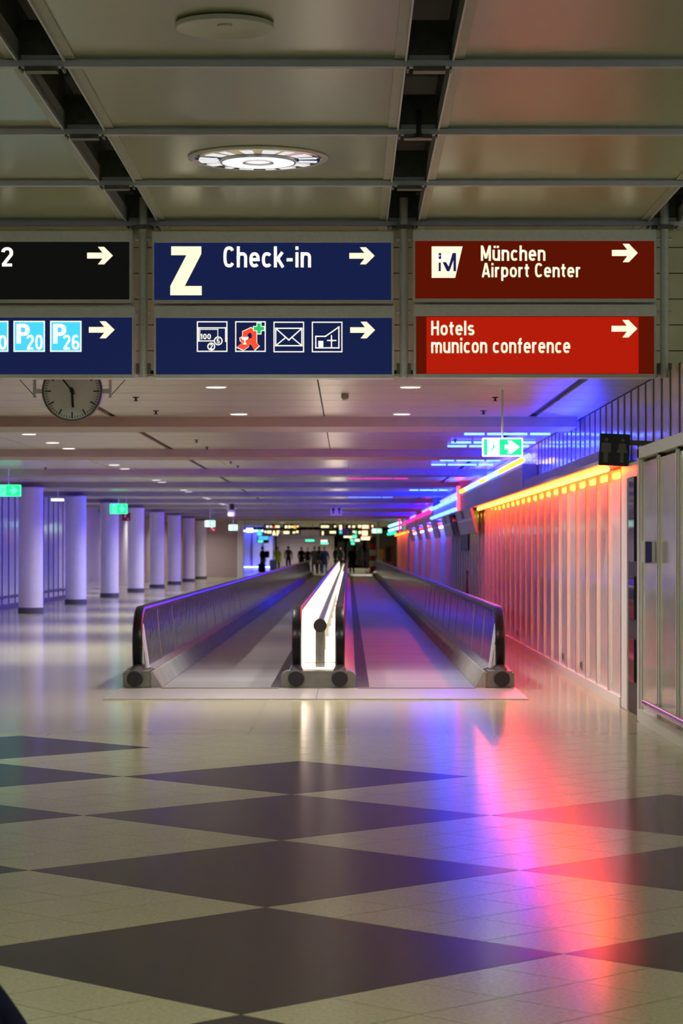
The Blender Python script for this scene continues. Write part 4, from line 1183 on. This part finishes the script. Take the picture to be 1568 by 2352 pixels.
# ================================================================== FAR HALL
def far_sign(px0, py0, px1, py1, d, face, marks, label):
    a = W(px0, py1, d); b = W(px1, py0, d)
    t = thing('direction_sign', ((a.x + b.x) / 2, d, a.z), label, 'sign')
    MB().box(a.x, b.x, d, d + 0.2, a.z, b.z).build('housing', face, t, bevel=0.01)
    for (x0, y0, x1, y1, m_) in marks:
        p, q = W(x0, y1, d), W(x1, y0, d)
        MB().box(p.x, q.x, d - 0.012, d, p.z, q.z).build('lit_mark', m_, t, bevel=0.004)
    for s_ in (-0.2, 0.2):
        MB().tube([((a.x + b.x) / 2 + s_, d + 0.1, b.z), ((a.x + b.x) / 2 + s_, d + 0.1, 3.45)], 0.02, 6).build('hanger', 'alu', t)
L_ = 'far_lit'
far_sign(606, 1204, 644, 1215, 152, 'far_dark', [(611, 1207, 618, 1212, 'lit_white'), (620, 1207, 624, 1212, 'lit_white'), (625, 1209, 629, 1213, 'red_icon'), (631, 1207, 642, 1212, L_)], 'far dark sign, upper of the leftmost pair')
s = None
far_sign(604, 1216, 644, 1231, 151, 'far_dark', [(607, 1219, 611, 1224, L_), (613, 1219, 623, 1225, L_)], 'far dark sign, lower of the leftmost pair')
far_sign(650, 1204, 686, 1215, 152, 'far_dark', [(654, 1207, 659, 1213, L_), (661, 1207, 667, 1213, L_), (669, 1208, 673, 1212, L_), (674, 1207, 680, 1214, 'far_yellow'), (682, 1207, 685, 1211, L_)], 'far dark sign with a yellow disc')
far_sign(650, 1217, 690, 1228, 151, 'far_dark', [(651, 1220, 664, 1226, L_), (672, 1221, 678, 1225, L_), (680, 1219, 685, 1224, L_)], 'far dark sign under the one with a yellow disc')
far_sign(734, 1203, 772, 1215, 152, 'far_dark', [(737, 1207, 755, 1212, L_), (767, 1207, 771, 1211, L_)], 'far dark sign left of the far restroom sign rod')
far_sign(734, 1217, 772, 1231, 151, 'far_dark', [(739, 1220, 743, 1229, L_), (757, 1220, 771, 1225, L_)], 'far dark sign with one upright lit mark')
far_sign(778, 1204, 816, 1215, 152, 'far_dark', [(779, 1206, 785, 1217, L_), (800, 1207, 804, 1212, L_), (809, 1207, 815, 1212, L_)], 'far dark sign behind the violet hanging sign')
far_sign(778, 1217, 819, 1229, 151, 'far_dark', [(779, 1219, 799, 1226, 'cyan'), (810, 1219, 814, 1224, L_), (815, 1219, 818.5, 1227, 'far_green')], 'far dark sign with a cyan field')
mat('far_red', (0.20, 0.015, 0.004), 0.5, noise=0.1)
far_sign(820, 1204, 860, 1217, 152, 'far_red', [(822, 1206, 829, 1212, L_), (831, 1206, 847, 1214, L_), (853, 1206, 857, 1211, L_)], 'far dark red sign, upper')
far_sign(820, 1218, 856, 1232, 151, 'far_red', [(823, 1220, 829, 1226, L_), (831, 1219, 844, 1230, L_)], 'far dark red sign, lower')
far_sign(829, 1233, 853, 1240, 164, 'far_dark', [(829, 1233, 852, 1240, 'far_warm')], 'far warm white glowing panel under the dark red signs')
far_sign(788, 1231, 820, 1236, 170, 'far_dark', [(789, 1231, 801, 1235, L_), (802, 1231, 808, 1237, L_), (809, 1229, 819, 1236, 'far_green')], 'far low row of small lit marks')
far_sign(700, 1238, 724, 1246, 176, 'far_dark', [(701, 1239, 722, 1244, 'far_green')], 'far low green lit panel above the dark coats')
far_sign(734, 1240, 756, 1250, 196.5, 'far_dark', [(736, 1246, 754, 1250, 'far_green'), (736, 1240, 752, 1245, 'lit_white')], 'far low panel half white and half green')
far_sign(804, 1238, 830, 1252, 186, 'far_dark', [(804, 1239, 812, 1244, 'far_green'), (814, 1238, 826, 1244, 'lit_white'), (806, 1246, 814, 1251, 'far_green')], 'far cluster of green and white lit panels')
far_sign(564, 1212, 582, 1223, 150, 'far_dark', [(565, 1213, 581, 1223, 'exit_white')], 'far white lit panel before the blue glazing')
far_sign(591, 1217, 600, 1229, 152, 'far_dark', [(592, 1217, 599, 1223, 'far_green'), (591, 1224, 600, 1229, 'far_green')], 'far small green panel before the blue glazing')
far_sign(590, 1232, 617, 1247, 160, 'far_dark', [(593, 1232, 616, 1240, 'cyan'), (592, 1241, 604, 1246, 'far_green')], 'far cyan lit panel above the traveller with the black case')
afs = [o for o in C.objects if o.get('label') == 'far dark sign, lower of the leftmost pair'][0]
text_part('letter', 'A', (625, 1219, 633, 1230), 150.98, 1, 'far_lit', afs, 0.05, 0.02)
text_part('letter', 'F', (635, 1219, 642, 1230), 150.98, 1, 'far_lit', afs, 0.05, 0.02)
# rows of lamps added to brighten the far hall
for i, (x, y) in enumerate([(xx, yy) for yy in (148, 165, 181, 193.5) for xx in (-4.6, 1.0)]):
    t = thing('far_fill_lamp', (x, y, 3.45), names[i // 2] + (' row left' if i % 2 == 0 else ' row right') + ' added fill lamp in the far hall ceiling', 'lamp', 'added fill lamps of the far hall')
    MB().lathe((x, y, 3.45), [(0.15, -0.02), (0.2, -0.02), (0.22, 0.0)], 20).build('rim', 'alu', t)
    MB().lathe((x, y, 3.45), [(0.0001, -0.022), (0.16, -0.021), (0.16, -0.01)], 20).build('lens', 'lamp_disc', t)
    area_light('lamp_light', t, (x, y, 3.4), 210, 0.4, (1.0, 0.9, 0.8))
t = thing('neon_tube', (-6.3, 194.0, 3.1), 'blue neon tube lighting the far left glazing', 'neon tube')
MB().tube([(-8.7, 195.2, 3.1), (-6.2, 195.2, 3.1)], 0.05, 8).build('glass_tube', 'wash_blue', t, smooth=True)
for x in (-8.6, -6.3):
    MB().tube([(x, 195.2, 3.1), (x, 195.2, 3.45)], 0.02, 6).build('hanger_rod', 'alu', t)
t = thing('neon_tube', (-6.3, 195.0, 0.3), 'blue neon tube along the foot of the far left glazing', 'neon tube')
MB().tube([(-8.7, 195.5, 0.12), (-6.2, 195.5, 0.12)], 0.03, 8).build('glass_tube', 'wash_blue', t, smooth=True)
MB().box(-8.8, -6.1, 195.44, 195.56, 0.0, 0.075).build('foot', 'fascia', t)
# dark shop fronts closing the hall
for (x0, x1, y, z1, m_, lab) in ((-6.0, -1.2, 198, 3.2, 'far_lilac', 'pale lilac partition left of the far crowd'), (-1.1, 1.4, 215, 3.2, 'far_dark', 'dark shop front behind the far crowd'), (1.5, 4.4, 205, 3.2, 'far_wall', 'brownish shop front right of the far crowd')):
    t = thing('shop_front', ((x0 + x1) / 2, y, 0), lab, 'shop front')
    MB().box(x0, x1, y, y + 0.3, 0, z1).build('wall_panel', m_, t, bevel=0.02)
    n = 3
    for k in range(n):
        a = x0 + (x1 - x0) * (k + 0.12) / n; b_ = x0 + (x1 - x0) * (k + 0.88) / n
        MB().box(a, b_, y - 0.03, y, 0.15, 2.3).build('shop_pane', 'glass_dark' if m_ == 'far_dark' else m_, t)
    MB().box(x0, x1, y - 0.06, y, 2.45, 2.7).build('fascia_strip', 'fascia', t)
# striped pillar with post, yellow machine, blue banner, red machine
c = W(856, 1305, 150)
t = thing('striped_pillar', (c.x, 160, 0), 'red and white striped round pillar in the far hall', 'pillar')
bands = [('red_paint', 0.06, 0.42), ('white_paint', 0.42, 0.80), ('red_paint', 0.80, 1.15), ('white_paint', 1.15, 1.55), ('red_paint', 1.55, 1.95), ('far_dark', 1.95, 2.4)]
px_ = (856 - 800) * 160 / F
t.location.x = px_
for m_, a, b_ in bands:
    MB().lathe((px_, 160, 0), [(0.21, a), (0.21, b_)], 24).build('band', m_, t, smooth=True)
MB().lathe((px_, 160, 0), [(0.26, 0), (0.26, 0.06)], 24).build('foot', 'dark_plinth', t)
x = (868 - 800) * 161 / F
t = thing('grey_post', (x, 161, 0), 'pale grey post right beside the striped pillar', 'post')
MB().box(x - 0.07, x + 0.07, 161, 161.14, 0, 3.45).build('shaft', 'white_paint', t, bevel=0.01)
MB().box(x - 0.10, x + 0.10, 160.97, 161.17, 0, 0.08).build('foot', 'alu', t)
x = (875.5 - 800) * 163 / F
t = thing('yellow_machine', (x, 163, 0), 'orange yellow box machine on a stand by the pillar', 'machine')
MB().box(x - 0.20, x + 0.20, 163, 163.3, 0.95, 1.58).build('cabinet', 'yellow_box', t, bevel=0.03)
MB().box(x - 0.06, x + 0.06, 163.1, 163.2, 0, 0.95).build('stand', 'alu', t)
MB().box(x - 0.2, x + 0.2, 163.0, 163.3, 0, 0.04).build('foot', 'alu', t)
x = (843 - 800) * 162 / F
t = thing('banner_stand', (x, 162, 0), 'narrow violet banner stand left of the striped pillar', 'banner')
MB().box(x - 0.09, x + 0.09, 162, 162.03, 0.25, 1.65).build('banner_cloth', 'banner', t)
MB().tube([(x, 162.05, 0.0), (x, 162.05, 1.66)], 0.015, 6).build('pole', 'alu', t)
MB().box(x - 0.14, x + 0.14, 161.95, 162.12, 0, 0.03).build('foot', 'alu', t)
x = (895 - 800) * 172 / F
t = thing('vending_machine', (x, 172, 0), 'dark red vending machine at the far right', 'machine')
MB().box(x - 0.35, x + 0.30, 172, 172.6, 0.04, 1.85).build('cabinet', 'far_red', t, bevel=0.03)
MB().box(x - 0.28, x + 0.10, 171.98, 172.0, 0.7, 1.7).build('window', 'glass_dark', t)
MB().box(x - 0.33, x + 0.28, 172.05, 172.55, 0, 0.04).build('foot', 'black', t)

# ================================================================== PEOPLE
def body_mesh(pose):
    """one continuous figure grown with the skin modifier; facing -Y, feet at z=0"""
    V, E, Rd = [], [], []
    def v(p, r, prev=None):
        V.append(p); Rd.append(r)
        if prev is not None: E.append((prev, len(V) - 1))
        return len(V) - 1
    st = 0.0 if pose == 'stand' else 1.0
    pel = v((0, 0, 0.95), (0.155, 0.11))
    wai = v((0, 0, 1.10), (0.145, 0.105), pel)
    che = v((0, 0, 1.30), (0.175, 0.12), wai)
    sh = v((0, 0.01, 1.43), (0.13, 0.09), che)
    nk = v((0, 0.005, 1.50), (0.055, 0.055), sh)
    chin = v((0, -0.02, 1.565), (0.060, 0.070), nk)
    hd = v((0, -0.012, 1.65), (0.078, 0.092), chin)
    v((0, 0.0, 1.725), (0.060, 0.070), hd)
    for s_ in (-1, 1):
        y_k, y_a = (-0.16 * st, 0.02 * st) if s_ > 0 else (0.02 * st, 0.30 * st)
        hip = v((s_ * 0.095, 0, 0.86), (0.10, 0.10), pel)
        kn = v((s_ * 0.105, y_k - 0.01, 0.49), (0.072, 0.078), hip)
        an = v((s_ * 0.11, y_a + 0.02, 0.10), (0.058, 0.062), kn)
        v((s_ * 0.115, y_a - 0.10, 0.045), (0.045, 0.04), an)
        sho = v((s_ * 0.20, 0.01, 1.40), (0.068, 0.068), sh)
        el = v((s_ * 0.26, 0.03 + 0.05 * st * s_, 1.12), (0.050, 0.052), sho)
        wr = v((s_ * 0.265, -0.06 + 0.10 * st * s_, 0.90), (0.034, 0.030), el)
        pa = v((s_ * 0.262, -0.085 + 0.10 * st * s_, 0.83), (0.020, 0.040), wr)
        for q, (dy, ln) in enumerate(((-0.032, 0.075), (-0.010, 0.088), (0.012, 0.082), (0.032, 0.065))):
            k1 = v((s_ * 0.258, -0.092 + dy + 0.10 * st * s_, 0.79), (0.010, 0.010), pa)
            v((s_ * 0.245, -0.10 + dy + 0.10 * st * s_, 0.79 - ln * 0.8), (0.008, 0.008), k1)
        th = v((s_ * 0.245, -0.125 + 0.10 * st * s_, 0.815), (0.011, 0.011), pa)
        v((s_ * 0.235, -0.14 + 0.10 * st * s_, 0.775), (0.008, 0.008), th)
    me = bpy.data.meshes.new('body_skel'); me.from_pydata(V, E, [])
    o = bpy.data.objects.new('body_skel', me); C.objects.link(o)
    o.modifiers.new('skin', 'SKIN'); sub = o.modifiers.new('sub', 'SUBSURF'); sub.levels = 2; sub.render_levels = 2
    for i, r in enumerate(Rd): me.skin_vertices[0].data[i].radius = r
    me.skin_vertices[0].data[0].use_root = True
    dg = bpy.context.evaluated_depsgraph_get(); dg.update()
    out = bpy.data.meshes.new_from_object(o.evaluated_get(dg))
    bpy.data.objects.remove(o)
    out.materials.clear()
    for m_ in ('skin', 'cloth_jeans', 'cloth_navy', 'black'): out.materials.append(M[m_])
    for p in out.polygons:
        x, y, z = p.center; p.use_smooth = True
        if z > 1.52: k = 0
        elif z < 0.87 and abs(x) > 0.215: k = 0
        elif z < 0.085: k = 3
        elif z < 0.93 and abs(x) < 0.22: k = 1
        else: k = 2
        p.material_index = k
    # nose
    return out
BODY = {'stand': body_mesh('stand'), 'walk': body_mesh('walk')}
HAIR = MB().sphere((0, 0.018, 1.675), 0.092, 0.105, 0.105, 16, 8, a0=-18)
HAIR = HAIR.sphere((0, 0.055, 1.62), 0.075, 0.05, 0.08, 10, 6).mesh('hair', 'hair_dark', Vector(), smooth=True)
FACE = MB().sphere((0, -0.105, 1.635), 0.012, 0.016, 0.022, 8, 6).sphere((-0.03, -0.092, 1.662), 0.010, 0.006, 0.006, 8, 4, mi=1).sphere((0.03, -0.092, 1.662), 0.010, 0.006, 0.006, 8, 4, mi=1).sphere((0, -0.086, 1.595), 0.022, 0.008, 0.007, 8, 4, mi=2)
for s_ in (-1, 1): FACE.sphere((s_ * 0.082, 0.0, 1.64), 0.010, 0.018, 0.03, 8, 6)
FACE = FACE.mesh('face', ['skin', 'black', 'red_paint'], Vector(), smooth=True)
COAT = MB().lathe((0, 0, 0), [(0.22, 0.62), (0.205, 0.80), (0.185, 1.0), (0.175, 1.12), (0.20, 1.30), (0.19, 1.40), (0.12, 1.48), (0.075, 1.50)], 20)
for p in COAT.v: p.y *= 0.72
COAT = COAT.mesh('coat', 'cloth_black', Vector(), smooth=True)
def person(x, y, rot, pose, trousers, top, hair, label, h=1.0, coat=None):
    t = thing('person', (x, y, 0), label, 'person')
    t.rotation_euler = (0, 0, R(rot)); t.scale = (h, h, h)
    for nm, me, mats in (('body', BODY[pose], {1: trousers, 2: top}), ('hair', HAIR, {0: hair}), ('face', FACE, {})):
        o = bpy.data.objects.new(nm, me); C.objects.link(o); o.parent = t
        for k, mm in mats.items():
            o.material_slots[k].link = 'OBJECT'; o.material_slots[k].material = M[mm]
    if coat:
        o = bpy.data.objects.new('coat', COAT); C.objects.link(o); o.parent = t
        o.material_slots[0].link = 'OBJECT'; o.material_slots[0].material = M[coat]
    return t
def PX(px, d): return (px - 800) * d / F
person(PX(603, 160), 160, 60, 'stand', 'cloth_black', 'cloth_darkgreen', 'hair_dark', 'far person in black with a backpack beside a black suitcase', coat='cloth_darkgreen')
person(PX(637, 172), 172, 10, 'stand', 'cloth_darkgreen', 'cloth_green', 'hair_brown', 'far person in a bright yellow green jacket', coat='cloth_green')
person(PX(662, 174), 174, 180, 'stand', 'cloth_blue', 'cloth_grey', 'hair_dark', 'far person in grey jacket and blue trousers wearing a backpack', 1.03)
person(PX(692, 178), 178, 20, 'stand', 'cloth_black', 'cloth_black', 'hair_brown', 'far person in black, left of a pair behind the handrail', coat='cloth_black')
person(PX(706, 180), 180, -20, 'stand', 'cloth_black', 'cloth_black', 'hair_dark', 'far person in black, right of a pair behind the handrail', 0.97, coat='cloth_black')
person(PX(722, 150), 150, 190, 'walk', 'cloth_black', 'cloth_black', 'hair_dark', 'far person in long black coat at the end of left walkway', 1.0, 'cloth_black')
person(PX(733, 158), 158, 20, 'stand', 'cloth_black', 'cloth_black', 'hair_dark', 'far person in black half hidden between two travellers', 1.0, 'cloth_black')
person(PX(745, 148), 148, 180, 'walk', 'cloth_jeans', 'cloth_navy', 'hair_brown', 'far person in navy coat and jeans at the end of left walkway', 1.0, 'cloth_navy')
person(PX(772, 186), 186, 30, 'stand', 'cloth_black', 'cloth_black', 'hair_dark', 'far person in black, left of the two behind centre handrails', 1.0, 'cloth_black')
person(PX(782, 184), 184, -30, 'stand', 'cloth_black', 'cloth_grey', 'hair_dark', 'far person in black, right of the two behind centre handrails', 1.02, 'cloth_black')
person(PX(808, 158), 158, 180, 'walk', 'cloth_black', 'cloth_black', 'hair_dark', 'far person in black walking right of the centre handrails', 1.0, 'cloth_black')
person(PX(831, 200), 200, 0, 'walk', 'cloth_grey', 'cloth_grey', 'hair_dark', 'very distant person in grey left of the violet banner')
def suitcase(x, y, m_, label, w_=0.42, h=0.62):
    t = thing('suitcase', (x, y, 0), label, 'suitcase')
    MB().box(x - w_ / 2, x + w_ / 2, y, y + 0.26, 0.05, 0.05 + h).build('shell', m_, t, bevel=0.05, smooth=True)
    for k in (-1, 0, 1):
        MB().box(x + k * w_ * .28 - 0.012, x + k * w_ * .28 + 0.012, y - 0.008, y + 0.01, 0.12, h - 0.02).build('shell_rib', m_, t)
    MB().tube([(x - 0.11, y + 0.22, h), (x - 0.11, y + 0.22, h + 0.38), (x + 0.11, y + 0.22, h + 0.38), (x + 0.11, y + 0.22, h)], 0.012, 6).build('pull_handle', 'alu', t)
    for sx in (-1, 1):
        for sy in (0.05, 0.21):
            MB().tube([(x + sx * w_ * .38 - 0.015, y + sy, 0.03), (x + sx * w_ * .38 + 0.015, y + sy, 0.03)], 0.03, 10).build('wheel', 'black', t)
suitcase(PX(601, 156), 156, 'cloth_black', 'black trolley suitcase before the leftmost far person', 0.48, 0.60)
suitcase(PX(627, 169), 169, 'case_blue', 'dark blue suitcase left of the yellow green jacket', 0.50, 0.78)
def backpack(x, y, m_, label):
    t = thing('backpack', (x, y, 1.0), label, 'backpack')
    MB().box(x - 0.16, x + 0.16, y - 0.02, y + 0.17, 1.0, 1.46).build('pack_body', m_, t, bevel=0.06, smooth=True)
    MB().box(x - 0.12, x + 0.12, y - 0.06, y - 0.02, 1.04, 1.24).build('front_pocket', m_, t, bevel=0.02)
    for s_ in (-1, 1):
        MB().tube([(x + s_ * 0.10, y + 0.16, 1.42), (x + s_ * 0.12, y + 0.24, 1.47), (x + s_ * 0.12, y + 0.36, 1.36), (x + s_ * 0.12, y + 0.20, 1.05)], 0.018, 6).build('strap', 'black', t)
backpack(PX(613, 159.6), 159.6, 'cloth_darkgreen', 'dark backpack worn by the leftmost far person')
backpack(PX(662, 173.5), 173.5, 'cloth_grey', 'grey backpack worn by the far person in blue trousers')
# person just outside the left edge: only a dark trouser leg reaches into the picture
p = person(-1.235, 6.75, -90, 'walk', 'cloth_navy', 'cloth_black', 'hair_dark', 'dark trouser leg of a person at the lower left edge', 1.0)
m = MB(); m.tube([(0.105, 0.0, 0.88), (0.112, -0.11, 0.50), (0.118, 0.0, 0.20), (0.118, 0.03, 0.05)], [0.115, 0.10, 0.105, 0.115], 16)
o = m.build('trouser_leg', 'cloth_navy', None, smooth=True); o.parent = p
m = MB(); m.tube([(-0.105, 0.0, 0.88), (-0.105, 0.03, 0.50), (-0.11, 0.16, 0.20), (-0.11, 0.21, 0.07)], [0.115, 0.10, 0.105, 0.115], 16)
o = m.build('trouser_leg', 'cloth_navy', None, smooth=True); o.parent = p
print('objects', len(bpy.data.objects))
